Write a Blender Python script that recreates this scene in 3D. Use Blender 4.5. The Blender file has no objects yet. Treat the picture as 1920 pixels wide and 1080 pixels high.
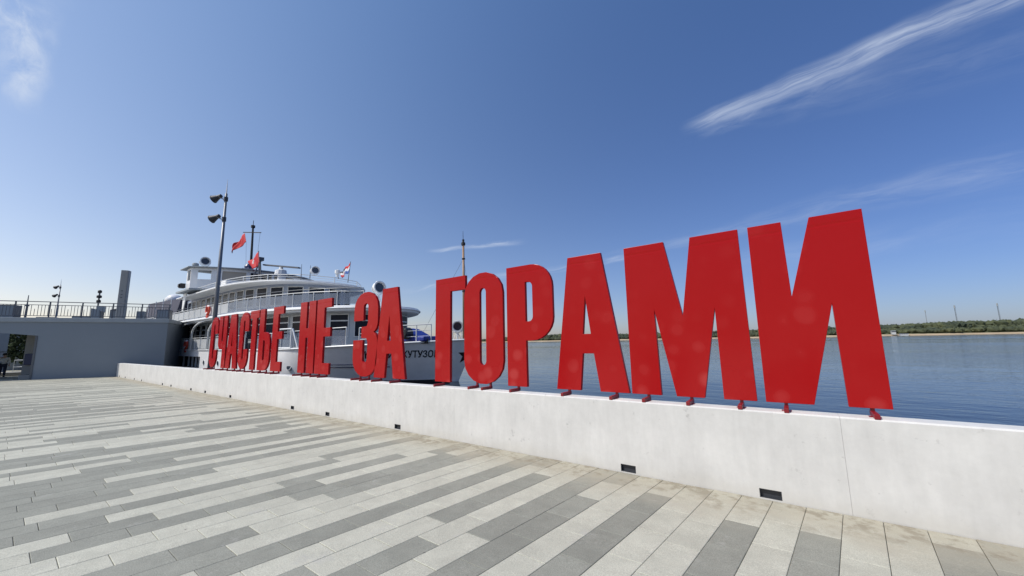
import bpy, bmesh, math, random
import numpy as np
from mathutils import Vector, Matrix
from mathutils.geometry import tessellate_polygon
random.seed(7); RNG = np.random.default_rng(7)
S = bpy.context.scene
COL = S.collection
PI = math.pi

# ------------------------------------------------------------------ camera
CAMR = ((0.8052334809807126, 0.09789039095504522, 0.5848217783789801),
        (0.5926731707402761, -0.10231119867262226, -0.7989186011796439),
        (-0.01837263705492509, 0.9899241839579633, -0.14040141104279677))
cam_d = bpy.data.cameras.new('camera'); cam = bpy.data.objects.new('camera', cam_d); COL.objects.link(cam)
cam_d.sensor_width = 36.0; cam_d.lens = 36.0 * 700 / 1920
cam_d.clip_start = 0.05; cam_d.clip_end = 20000
CP = Vector((0, 0, 1.65))
cam.matrix_world = Matrix.Translation(CP) @ Matrix(CAMR).to_4x4()
S.camera = cam

# ------------------------------------------------------------------ sun and sky
SUN_EL = math.radians(50)
sdx, sdy = -0.556, -0.831                       # horizontal direction towards the sun
SUN_STRENGTH = 3.9
SKY_STRENGTH = 0.10
sl = bpy.data.lights.new('sun', 'SUN'); sun = bpy.data.objects.new('sun', sl); COL.objects.link(sun)
sl.energy = SUN_STRENGTH; sl.angle = math.radians(0.5); sl.color = (1.0, 0.95, 0.87)
sdir = Vector((sdx * math.cos(SUN_EL), sdy * math.cos(SUN_EL), math.sin(SUN_EL)))
sun.rotation_euler = sdir.to_track_quat('Z', 'Y').to_euler(); sun.location = (0, 0, 60)
W = bpy.data.worlds.new("World"); S.world = W; W.use_nodes = True
nt = W.node_tree; nt.nodes.clear()
def N(tree, typ, **kw):
    n = tree.nodes.new(typ)
    for k, v in kw.items():
        if k.startswith('i_'):
            n.inputs[k[2:].replace('_', ' ')].default_value = v
        else: setattr(n, k, v)
    return n
sky = N(nt, 'ShaderNodeTexSky', sky_type='NISHITA', sun_disc=False)
sky.sun_elevation = SUN_EL; sky.sun_rotation = math.atan2(sdx, sdy)
sky.altitude = 0; sky.air_density = 1.0; sky.dust_density = 0.6; sky.ozone_density = 2.2
bg = N(nt, 'ShaderNodeBackground'); bg.inputs['Strength'].default_value = SKY_STRENGTH
wo = N(nt, 'ShaderNodeOutputWorld')
tc = N(nt, 'ShaderNodeTexCoord')
def math_node(tree, op, a, b=None, c=None, clamp=False):
    n = tree.nodes.new('ShaderNodeMath'); n.operation = op; n.use_clamp = clamp
    for i, v in enumerate((a, b, c)):
        if v is None: continue
        if isinstance(v, (int, float)): n.inputs[i].default_value = v
        else: tree.links.new(v, n.inputs[i])
    return n.outputs[0]
def dot_node(vec, v):
    n = nt.nodes.new('ShaderNodeVectorMath'); n.operation = 'DOT_PRODUCT'
    nt.links.new(vec, n.inputs[0]); n.inputs[1].default_value = v
    return n.outputs['Value']
def ramp01(tree, val, a, b):
    n = tree.nodes.new('ShaderNodeMapRange'); n.interpolation_type = 'SMOOTHSTEP'
    tree.links.new(val, n.inputs['Value'])
    n.inputs['From Min'].default_value = a; n.inputs['From Max'].default_value = b
    return n.outputs[0]
def cloud_streak(A, B, w0, w1, strength, seed, sc_al, sc_ac, s_start=0.0, s_end=1.2, soft=0.15, lo=.35, hi=.75, warp=.02):
    """a cirrus wisp on the sky between the directions A and B; w0/w1 = its half width (rad) at either end"""
    A = Vector(A).normalized(); B = Vector(B).normalized()
    nrm = A.cross(B).normalized(); t = nrm.cross(A).normalized(); Lr = A.angle(B)
    d = tc.outputs['Generated']
    al = math_node(nt, 'ARCTAN2', dot_node(d, t), dot_node(d, A))
    s = math_node(nt, 'DIVIDE', al, Lr)
    ac = dot_node(d, nrm)
    cw = N(nt, 'ShaderNodeCombineXYZ'); nt.links.new(math_node(nt, 'MULTIPLY', al, 6.0), cw.inputs[0]); nt.links.new(math_node(nt, 'MULTIPLY', ac, 10.0), cw.inputs[1]); cw.inputs[2].default_value = seed
    nw = N(nt, 'ShaderNodeTexNoise'); nw.inputs['Scale'].default_value = 1.6; nw.inputs['Detail'].default_value = 3; nt.links.new(cw.outputs[0], nw.inputs['Vector'])
    wv = math_node(nt, 'MULTIPLY_ADD', nw.outputs[0], warp * 2, -warp)
    ac2 = math_node(nt, 'ADD', ac, wv)
    wd = math_node(nt, 'MULTIPLY_ADD', s, (w1 - w0), w0)
    rel = math_node(nt, 'DIVIDE', math_node(nt, 'ABSOLUTE', ac2), wd)
    env = ramp01(nt, rel, 1.0, 0.0)
    cb = N(nt, 'ShaderNodeCombineXYZ'); nt.links.new(math_node(nt, 'MULTIPLY', al, sc_al), cb.inputs[0]); nt.links.new(math_node(nt, 'MULTIPLY', ac2, sc_ac), cb.inputs[1]); cb.inputs[2].default_value = seed * 1.7
    nn = N(nt, 'ShaderNodeTexNoise'); nn.inputs['Scale'].default_value = 1.0; nn.inputs['Detail'].default_value = 7; nn.inputs['Roughness'].default_value = .62; nn.inputs['Distortion'].default_value = .5
    nt.links.new(cb.outputs[0], nn.inputs['Vector'])
    tex = ramp01(nt, nn.outputs[0], lo, hi)
    e1 = ramp01(nt, s, s_start - soft * .4, s_start + soft); e2 = ramp01(nt, s, s_end + soft, s_end - soft)
    m = math_node(nt, 'MULTIPLY', env, tex); m = math_node(nt, 'MULTIPLY', m, e1); m = math_node(nt, 'MULTIPLY', m, e2)
    fwd = math_node(nt, 'GREATER_THAN', dot_node(d, A), 0.0)
    return math_node(nt, 'MULTIPLY', math_node(nt, 'MULTIPLY', m, strength), fwd)
streaks = [
    cloud_streak((-.135, .865, .468), (.31, .82, .488), .021, .036, 0.74, 1.0, 6, 75, 0.0, 1.7, .14, .16, .78, .010),
    cloud_streak((-.115, .880, .448), (.16, .855, .468), .018, .035, 0.20, 2.0, 12, 50, 0.0, 1.0, .12, .3, .75, .012),
    cloud_streak((-.08, .875, .462), (.33, .87, .43), .03, .07, 0.10, 6.0, 7, 40, 0.0, 1.4, .2, .3, .8, .02),
    cloud_streak((-.45, .87, .192), (.32, .92, .262), .012, .045, 0.22, 3.0, 8, 50, 0.05, 1.8, .3, .3, .8, .012),
    cloud_streak((-.80, .61, .135), (-.30, .93, .205), .010, .012, 0.48, 4.0, 10, 60, 0.0, 1.0, .12, .30, .75, .012),
    cloud_streak((-.735, .645, .238), (-.55, .80, .262), .006, .012, 0.5, 5.0, 14, 80, 0.0, .9, .2, .3, .7, .008),
    cloud_streak((-.905, -.02, .395), (-.87, -.03, .50), .035, .045, 0.80, 8.0, 18, 26, -0.25, 1.3, .35, .30, .68, .03),
    cloud_streak((-.2, .9, .15), (.45, .88, .17), .03, .05, 0.15, 9.0, 4, 30, 0.0, 1.5, .3, .3, .8, .02),
]
tot = streaks[0]
for s_ in streaks[1:]:
    one = math_node(nt, 'SUBTRACT', 1.0, s_)
    tot = math_node(nt, 'SUBTRACT', 1.0, math_node(nt, 'MULTIPLY', math_node(nt, 'SUBTRACT', 1.0, tot), one))
# clearer, bluer air away from the sun and a bright veil towards it
dn = tc.outputs['Generated']; mu = dot_node(dn, tuple(sdir)); zz_ = math_node(nt, 'MAXIMUM', dot_node(dn, (0, 0, 1)), 0.0)
comb = N(nt, 'ShaderNodeCombineXYZ')
for i, (a_, b_, c_) in enumerate(((.133, 1.056, -.665), (.038, .719, -.128), (.142, .273, .223))):
    e_ = math_node(nt, 'MULTIPLY_ADD', mu, b_, a_); e_ = math_node(nt, 'MULTIPLY_ADD', zz_, c_, e_)
    nt.links.new(math_node(nt, 'EXPONENT', e_), comb.inputs[i])
skyg = N(nt, 'ShaderNodeVectorMath', operation='MULTIPLY'); nt.links.new(sky.outputs[0], skyg.inputs[0]); nt.links.new(comb.outputs[0], skyg.inputs[1])
mixc = N(nt, 'ShaderNodeMix', data_type='RGBA')
nt.links.new(tot, mixc.inputs[0]); nt.links.new(skyg.outputs[0], mixc.inputs[6]); mixc.inputs[7].default_value = (6.6, 7.4, 8.8, 1)
nt.links.new(mixc.outputs[2], bg.inputs['Color']); nt.links.new(bg.outputs[0], wo.inputs['Surface'])
vs = S.view_settings
vs.view_transform = 'Standard'; vs.look = 'None'; vs.gamma = 1; vs.exposure = 0.0; vs.use_curve_mapping = False

# ------------------------------------------------------------------ ground frame
SA, SB = 0.00562341407625315, -0.01791535956048552      # the promenade drains towards the river
def gz(x, y): return SA * x + SB * y
WATER = -0.35
def camproj(p):
    v = Vector(p) - CP
    c = Matrix(CAMR).transposed() @ v
    if c.z > -.05: return None
    return (960 + 700 * c.x / -c.z, 540 - 700 * c.y / -c.z, -c.z)

# ------------------------------------------------------------------ materials
def mat(name, col, rough=.5, metal=0.0, spec=.5, coat=0.0, noise=None, bump=None, alpha=1.0, island=0.0, objrand=0.0):
    m = bpy.data.materials.new(name); m.use_nodes = True; t = m.node_tree
    b = t.nodes['Principled BSDF']
    b.inputs['Roughness'].default_value = rough; b.inputs['Metallic'].default_value = metal
    b.inputs['Specular IOR Level'].default_value = spec; b.inputs['Coat Weight'].default_value = coat
    b.inputs['Coat Roughness'].default_value = .08; b.inputs['Alpha'].default_value = alpha
    c = tuple(col) + (1,)
    b.inputs['Base Color'].default_value = c
    out = None
    geo = None
    if noise or bump or island or objrand:
        geo = t.nodes.new('ShaderNodeNewGeometry')
    if noise:                                   # (scale, amount, detail) value mottling
        tx = t.nodes.new('ShaderNodeTexNoise'); tx.inputs['Scale'].default_value = noise[0]; tx.inputs['Detail'].default_value = noise[2]; tx.inputs['Roughness'].default_value = .65
        t.links.new(geo.outputs['Position'], tx.inputs['Vector'])
        out = math_node(t, 'MULTIPLY_ADD', tx.outputs[0], noise[1] * 2.4, 1 - noise[1] * 1.2)
    if island or objrand:
        oi = t.nodes.new('ShaderNodeObjectInfo')
        a = math_node(t, 'FRACT', math_node(t, 'ADD', math_node(t, 'MULTIPLY', geo.outputs['Random Per Island'], 7.3), math_node(t, 'MULTIPLY', oi.outputs['Random'], 5.7)))
        amt = max(island, objrand)
        f = math_node(t, 'MULTIPLY_ADD', a, amt * 2, 1 - amt)
        out = f if out is None else math_node(t, 'MULTIPLY', out, f)
    if out is not None:
        mx = t.nodes.new('ShaderNodeVectorMath'); mx.operation = 'SCALE'; mx.inputs[0].default_value = col
        t.links.new(out, mx.inputs['Scale']); t.links.new(mx.outputs[0], b.inputs['Base Color'])
    if bump:                                    # (scale, strength, distance)
        tb = t.nodes.new('ShaderNodeTexNoise'); tb.inputs['Scale'].default_value = bump[0]; tb.inputs['Detail'].default_value = 5
        t.links.new(geo.outputs['Position'], tb.inputs['Vector'])
        bn = t.nodes.new('ShaderNodeBump'); bn.inputs['Strength'].default_value = bump[1]; bn.inputs['Distance'].default_value = bump[2]
        t.links.new(tb.outputs[0], bn.inputs['Height']); t.links.new(bn.outputs[0], b.inputs['Normal'])
    return m

def paver_mat(name, col, amp):
    m = bpy.data.materials.new(name); m.use_nodes = True; t = m.node_tree; b = t.nodes['Principled BSDF']
    g = t.nodes.new('ShaderNodeNewGeometry'); oi = t.nodes.new('ShaderNodeObjectInfo')
    a = math_node(t, 'FRACT', math_node(t, 'ADD', math_node(t, 'MULTIPLY', g.outputs['Random Per Island'], 7.3), math_node(t, 'MULTIPLY', oi.outputs['Random'], 5.7)))
    f = math_node(t, 'MULTIPLY_ADD', a, amp * 2, 1 - amp)
    def nz(scale, det=4, rough=.6, vec=None):
        n = t.nodes.new('ShaderNodeTexNoise'); n.inputs['Scale'].default_value = scale; n.inputs['Detail'].default_value = det; n.inputs['Roughness'].default_value = rough
        t.links.new(vec or g.outputs['Position'], n.inputs['Vector']); return n.outputs[0]
    grain = math_node(t, 'MULTIPLY_ADD', nz(130, 3, .75), 1.5, .25)       # granite speckle
    blot = math_node(t, 'MULTIPLY_ADD', nz(4.5, 6, .7), .52, .74)           # soft scuffs
    big = math_node(t, 'MULTIPLY_ADD', nz(.5, 4), .22, .89)
    v = math_node(t, 'MULTIPLY', math_node(t, 'MULTIPLY', f, grain), math_node(t, 'MULTIPLY', blot, big))
    sc = t.nodes.new('ShaderNodeVectorMath'); sc.operation = 'SCALE'; sc.inputs[0].default_value = col; t.links.new(v, sc.inputs['Scale'])
    # pale dried splashes, a little lighter than the stone
    spl = ramp01(t, nz(2.6, 6, .7), .60, .72)
    m0 = t.nodes.new('ShaderNodeMix'); m0.data_type = 'RGBA'; m0.inputs[7].default_value = (.40, .395, .36, 1)
    t.links.new(math_node(t, 'MULTIPLY', spl, .5), m0.inputs[0]); t.links.new(sc.outputs[0], m0.inputs[6])
    # sandy silt washed up along the foot of the flood wall
    sp = t.nodes.new('ShaderNodeSeparateXYZ'); t.links.new(g.outputs['Position'], sp.inputs[0])
    near = ramp01(t, math_node(t, 'MULTIPLY_ADD', nz(1.3, 4), .9, math_node(t, 'SUBTRACT', sp.outputs['Y'], .45)), 4.0, 4.9)
    far = math_node(t, 'MULTIPLY', ramp01(t, sp.outputs['X'], -8, -32), .32)
    wet = math_node(t, 'MULTIPLY', ramp01(t, math_node(t, 'MULTIPLY_ADD', nz(2.1, 5, .65), 1.4, math_node(t, 'SUBTRACT', sp.outputs['Y'], .7)), 4.45, 4.95), ramp01(t, nz(5, 5, .7), .46, .60))
    dirt = math_node(t, 'MULTIPLY', math_node(t, 'MAXIMUM', near, far), math_node(t, 'MULTIPLY_ADD', nz(7, 5), .8, .25))
    dirt = math_node(t, 'MINIMUM', dirt, .85)
    m1 = t.nodes.new('ShaderNodeMix'); m1.data_type = 'RGBA'; m1.inputs[7].default_value = (.36, .32, .245, 1)
    t.links.new(dirt, m1.inputs[0]); t.links.new(m0.outputs[2], m1.inputs[6])
    m1b = t.nodes.new('ShaderNodeMix'); m1b.data_type = 'RGBA'; m1b.inputs[7].default_value = (.20, .165, .115, 1)      # darker damp silt by the wall
    t.links.new(math_node(t, 'MULTIPLY', wet, .6), m1b.inputs[0]); t.links.new(m1.outputs[2], m1b.inputs[6]); m1 = m1b
    # small dark gum and drip spots
    vo = t.nodes.new('ShaderNodeTexVoronoi'); vo.inputs['Scale'].default_value = 3.2; t.links.new(g.outputs['Position'], vo.inputs['Vector'])
    gate = ramp01(t, nz(.9, 2), .50, .58)
    spot = math_node(t, 'MULTIPLY', ramp01(t, math_node(t, 'ADD', vo.outputs['Distance'], math_node(t, 'MULTIPLY', nz(30, 2), .05)), .075, .045), gate)
    m2 = t.nodes.new('ShaderNodeMix'); m2.data_type = 'RGBA'; m2.inputs[7].default_value = (.12, .11, .10, 1)
    t.links.new(math_node(t, 'MULTIPLY', spot, .75), m2.inputs[0]); t.links.new(m1.outputs[2], m2.inputs[6])
    t.links.new(m2.outputs[2], b.inputs['Base Color'])
    b.inputs['Roughness'].default_value = .78; b.inputs['Specular IOR Level'].default_value = .35
    bn = t.nodes.new('ShaderNodeBump'); bn.inputs['Strength'].default_value = .35; bn.inputs['Distance'].default_value = .003
    t.links.new(nz(120, 3), bn.inputs['Height']); t.links.new(bn.outputs[0], b.inputs['Normal'])
    return m

def red_mat():
    m = bpy.data.materials.new('red_sign_paint'); m.use_nodes = True; t = m.node_tree; b = t.nodes['Principled BSDF']
    g = t.nodes.new('ShaderNodeNewGeometry')
    def nz(scale, det, dist=0.0):
        n = t.nodes.new('ShaderNodeTexNoise'); n.inputs['Scale'].default_value = scale; n.inputs['Detail'].default_value = det; n.inputs['Distortion'].default_value = dist
        t.links.new(g.outputs['Position'], n.inputs['Vector']); return n.outputs[0]
    # plaza reflection painted into the colour: paler round-edged blotches low on the sheet
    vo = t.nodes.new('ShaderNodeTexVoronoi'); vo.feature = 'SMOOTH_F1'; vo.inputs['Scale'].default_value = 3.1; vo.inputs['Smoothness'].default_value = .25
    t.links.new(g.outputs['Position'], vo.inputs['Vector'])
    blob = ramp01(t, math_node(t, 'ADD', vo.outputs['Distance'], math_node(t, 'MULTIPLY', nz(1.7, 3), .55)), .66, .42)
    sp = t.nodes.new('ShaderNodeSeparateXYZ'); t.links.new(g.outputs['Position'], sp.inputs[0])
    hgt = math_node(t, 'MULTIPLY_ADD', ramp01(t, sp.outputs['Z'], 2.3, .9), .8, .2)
    plaza_sheen = math_node(t, 'MULTIPLY', math_node(t, 'MULTIPLY_ADD', blob, .75, .25), math_node(t, 'MULTIPLY', hgt, ramp01(t, nz(.8, 2), .25, .6)))
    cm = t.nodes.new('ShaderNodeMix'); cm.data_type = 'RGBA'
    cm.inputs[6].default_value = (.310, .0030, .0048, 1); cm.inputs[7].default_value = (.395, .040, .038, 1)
    t.links.new(math_node(t, 'MULTIPLY', plaza_sheen, .9), cm.inputs[0]); t.links.new(cm.outputs[2], b.inputs['Base Color'])
    t.links.new(math_node(t, 'MULTIPLY_ADD', plaza_sheen, .16, .24), b.inputs['Roughness'])
    b.inputs['Specular IOR Level'].default_value = .13; b.inputs['Coat Weight'].default_value = .0; b.inputs['Coat Roughness'].default_value = .2
    hgt2 = math_node(t, 'SUBTRACT', math_node(t, 'SUBTRACT', sp.outputs['Z'], math_node(t, 'MULTIPLY', sp.outputs['X'], SA)), SB * 5.295)
    hgt2 = math_node(t, 'ADD', hgt2, math_node(t, 'MULTIPLY', math_node(t, 'SUBTRACT', nz(1.1, 2), .5), .05))
    crease = math_node(t, 'MULTIPLY', ramp01(t, hgt2, 2.925, 2.95), ramp01(t, hgt2, 2.985, 2.95))
    hb = math_node(t, 'ADD', math_node(t, 'MULTIPLY', math_node(t, 'ADD', nz(2.2, 2), math_node(t, 'MULTIPLY', crease, -.35)), .8), math_node(t, 'MULTIPLY', nz(60, 2), .01))
    bn = t.nodes.new('ShaderNodeBump'); bn.inputs['Strength'].default_value = .22; bn.inputs['Distance'].default_value = .03
    t.links.new(hb, bn.inputs['Height']); t.links.new(bn.outputs[0], b.inputs['Normal'])
    return m

def wall_mat():
    m = bpy.data.materials.new('whitewashed_concrete'); m.use_nodes = True; t = m.node_tree; b = t.nodes['Principled BSDF']
    g = t.nodes.new('ShaderNodeNewGeometry')
    def nz(scale, det, vec=None, r=.6):
        n = t.nodes.new('ShaderNodeTexNoise'); n.inputs['Scale'].default_value = scale; n.inputs['Detail'].default_value = det; n.inputs['Roughness'].default_value = r
        t.links.new(vec or g.outputs['Position'], n.inputs['Vector']); return n.outputs[0]
    mp = t.nodes.new('ShaderNodeMapping'); mp.inputs['Scale'].default_value = (1.6, 1, .28); t.links.new(g.outputs['Position'], mp.inputs[0])
    v = math_node(t, 'MULTIPLY', math_node(t, 'MULTIPLY_ADD', nz(1.4, 6, None, .7), .44, .78), math_node(t, 'MULTIPLY_ADD', nz(5.5, 4, mp.outputs[0]), .24, .88))
    v = math_node(t, 'MULTIPLY', v, math_node(t, 'MULTIPLY_ADD', nz(14, 5, None, .7), .12, .94))
    sc = t.nodes.new('ShaderNodeVectorMath'); sc.operation = 'SCALE'; sc.inputs[0].default_value = (.575, .57, .55); t.links.new(v, sc.inputs['Scale'])
    mark = ramp01(t, nz(7, 6, None, .72), .60, .76)           # grey scuffs where the wash is thin
    mm = t.nodes.new('ShaderNodeMix'); mm.data_type = 'RGBA'; mm.inputs[7].default_value = (.30, .295, .285, 1)
    t.links.new(math_node(t, 'MULTIPLY', mark, .75), mm.inputs[0]); t.links.new(sc.outputs[0], mm.inputs[6])
    sp = t.nodes.new('ShaderNodeSeparateXYZ'); t.links.new(g.outputs['Position'], sp.inputs[0])
    hz = math_node(t, 'SUBTRACT', sp.outputs['Z'], math_node(t, 'MULTIPLY', sp.outputs['X'], SA))
    foot = math_node(t, 'MULTIPLY', ramp01(t, math_node(t, 'ADD', hz, math_node(t, 'MULTIPLY', nz(2.5, 5), .25)), .24, .02), .28)
    m3 = t.nodes.new('ShaderNodeMix'); m3.data_type = 'RGBA'; m3.inputs[7].default_value = (.42, .395, .335, 1)
    t.links.new(foot, m3.inputs[0]); t.links.new(mm.outputs[2], m3.inputs[6]); t.links.new(m3.outputs[2], b.inputs['Base Color'])
    b.inputs['Roughness'].default_value = .85; b.inputs['Specular IOR Level'].default_value = .3
    bn = t.nodes.new('ShaderNodeBump'); bn.inputs['Strength'].default_value = .3; bn.inputs['Distance'].default_value = .012
    t.links.new(math_node(t, 'ADD', nz(3, 3), math_node(t, 'MULTIPLY', nz(40, 4), .12)), bn.inputs['Height']); t.links.new(bn.outputs[0], b.inputs['Normal'])
    return m

def water_mat():
    m = bpy.data.materials.new('river_water'); m.use_nodes = True; t = m.node_tree; b = t.nodes['Principled BSDF']
    b.inputs['Base Color'].default_value = (.008, .013, .018, 1); b.inputs['Roughness'].default_value = .10; b.inputs['IOR'].default_value = 1.33
    g = t.nodes.new('ShaderNodeNewGeometry')
    def nz(scale, det, sx=1.0, sy=1.0, rot=0.0):
        mp = t.nodes.new('ShaderNodeMapping'); mp.inputs['Scale'].default_value = (sx, sy, 1); mp.inputs['Rotation'].default_value = (0, 0, rot)
        t.links.new(g.outputs['Position'], mp.inputs[0])
        n = t.nodes.new('ShaderNodeTexNoise'); n.inputs['Scale'].default_value = scale; n.inputs['Detail'].default_value = det; n.inputs['Roughness'].default_value = .6
        t.links.new(mp.outputs[0], n.inputs['Vector']); return n.outputs[0]
    patch = ramp01(t, nz(.012, 4, .5, 1.5, .2), .38, .62)              # breeze lanes: rougher and calmer water
    h = math_node(t, 'ADD', math_node(t, 'MULTIPLY', nz(1.5, 4, .8, 1.3, .5), math_node(t, 'MULTIPLY_ADD', patch, .7, .4)), math_node(t, 'MULTIPLY', nz(.25, 3, .6, 1.4), .8))
    bn = t.nodes.new('ShaderNodeBump'); bn.inputs['Strength'].default_value = .5; bn.inputs['Distance'].default_value = .085
    b.inputs['Specular IOR Level'].default_value = .32
    t.links.new(h, bn.inputs['Height']); t.links.new(bn.outputs[0], b.inputs['Normal'])
    t.links.new(math_node(t, 'MULTIPLY_ADD', patch, .10, .03), b.inputs['Roughness'])
    return m

M = dict(
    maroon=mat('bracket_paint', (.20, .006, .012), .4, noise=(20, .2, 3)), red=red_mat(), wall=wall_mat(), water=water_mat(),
    pl=paver_mat('pale_granite_paver', (.440, .436, .362), .06), pd=paver_mat('grey_granite_paver', (.250, .253, .214), .08),
    mortar=mat('dark_joint_sand', (.15, .145, .125), .95),
    ground=mat('ground_asphalt', (.07, .07, .068), .9, noise=(.6, .2, 4)),
    hole_lining=mat('drain_hole_dark', (.03, .034, .042), .5),  # shade inside the drain holes, put in as a dark colour
    concrete=mat('raw_concrete', (.30, .30, .29), .85, noise=(.8, .1, 5), bump=(12, .3, .01)),
    render_=mat('grey_render', (.215, .245, .275), .8, noise=(.45, .06, 4), bump=(20, .2, .004)),
    cornice=mat('cornice_stone', (.30, .33, .35), .8, noise=(1.2, .12, 4)),
    steel=mat('dark_grey_steel', (.10, .11, .125), .45, metal=.3, noise=(5, .1, 3)),
    rail=mat('railing_steel', (.09, .10, .12), .5, metal=.2),
    galv=mat('pole_paint', (.155, .165, .185), .4, metal=.3, noise=(3, .1, 3)),
    lampdark=mat('lamp_housing', (.028, .032, .042), .5),
    glass_lens=mat('lamp_lens', (.03, .035, .05), .06, spec=.8),
    white=mat('ship_white_paint', (.74, .75, .75), .38, noise=(.7, .07, 5), bump=(1.1, .35, .03)),
    house_low=mat('deckhouse_shaded', (.44, .47, .49), .45, noise=(.7, .1, 5)), house_up_shade=mat('upper_deckhouse_shaded', (.26, .305, .39), .4, noise=(.7, .1, 5)),  # white ship paint darkened: the shade between the decks is in the colour
    deck=mat('ship_deck_paint', (.16, .17, .18), .7),
    hull=mat('ship_hull_paint', (.80, .80, .80), .32, noise=(.8, .2, 7), bump=(.8, .5, .05)),
    panel=mat('rail_panel_mesh', (.55, .57, .58), .5, alpha=.72),
    panel_clear=mat('rail_panel_shaded_glass', (.17, .21, .28), .15, alpha=.55),  # front rail panels: shade put into a darker, bluer see-through tint
    winframe=mat('window_frame_paint', (.62, .63, .62), .45),
    pane=mat('ship_window_glass', (.010, .015, .026), .25, spec=.10, noise=(1.5, .5, 2)),
    black=mat('black_paint', (.012, .012, .014), .5),
    navy=mat('navy_stripe_paint', (.015, .025, .09), .4),
    blue=mat('blue_tarpaulin', (.014, .03, .22), .45, bump=(6, .8, .05), noise=(4, .3, 3)),
    darktarp=mat('dark_awning', (.035, .035, .06), .6, noise=(2, .3, 3)),
    flagred=mat('red_flag_cloth', (.50, .02, .025), .7), flagwhite=mat('white_flag_cloth', (.7, .7, .72), .7),
    flagblue=mat('blue_flag_cloth', (.05, .12, .38), .7), flagblack=mat('dark_flag_cloth', (.03, .03, .04), .7),
    ochre=mat('mast_varnish', (.28, .17, .10), .5),
    orange=mat('life_buoy_red', (.55, .06, .03), .5),
    beige=mat('blind_fabric', (.42, .38, .32), .8),
    sand=mat('river_sand', (.40, .31, .20), .9, noise=(.03, .25, 5)),
    bank=mat('bank_grass', (.085, .095, .04), .95, noise=(.05, .35, 5)),
    trunk=mat('bark', (.09, .07, .05), .9),
    skin=mat('skin', (.42, .26, .19), .6), hair=mat('dark_hair', (.015, .012, .01), .7),
    jacket=mat('pale_jacket', (.66, .66, .62), .8, noise=(9, .1, 3)), jeans=mat('dark_jeans', (.02, .026, .05), .8),
    shoe=mat('dark_shoe', (.02, .02, .022), .6),
    paleglass=mat('white_dome_plastic', (.75, .75, .75), .3),
)
def foliage(name, c1, c2, sc):
    m = bpy.data.materials.new(name); m.use_nodes = True; t = m.node_tree; b = t.nodes['Principled BSDF']
    g = t.nodes.new('ShaderNodeNewGeometry'); n = t.nodes.new('ShaderNodeTexNoise'); n.inputs['Scale'].default_value = sc; n.inputs['Detail'].default_value = 4
    t.links.new(g.outputs['Position'], n.inputs['Vector'])
    f = math_node(t, 'ADD', math_node(t, 'MULTIPLY', ramp01(t, n.outputs[0], .35, .65), .7), math_node(t, 'MULTIPLY', g.outputs['Random Per Island'], .3))
    mx = t.nodes.new('ShaderNodeMix'); mx.data_type = 'RGBA'; mx.inputs[6].default_value = c1 + (1,); mx.inputs[7].default_value = c2 + (1,)
    t.links.new(f, mx.inputs[0]); t.links.new(mx.outputs[2], b.inputs['Base Color']); b.inputs['Roughness'].default_value = .85
    return m
M['forest'] = foliage('far_forest_foliage', (.022, .034, .020), (.075, .085, .034), .045)
M['bush'] = foliage('bush_foliage', (.02, .035, .014), (.05, .075, .025), .8)

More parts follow.
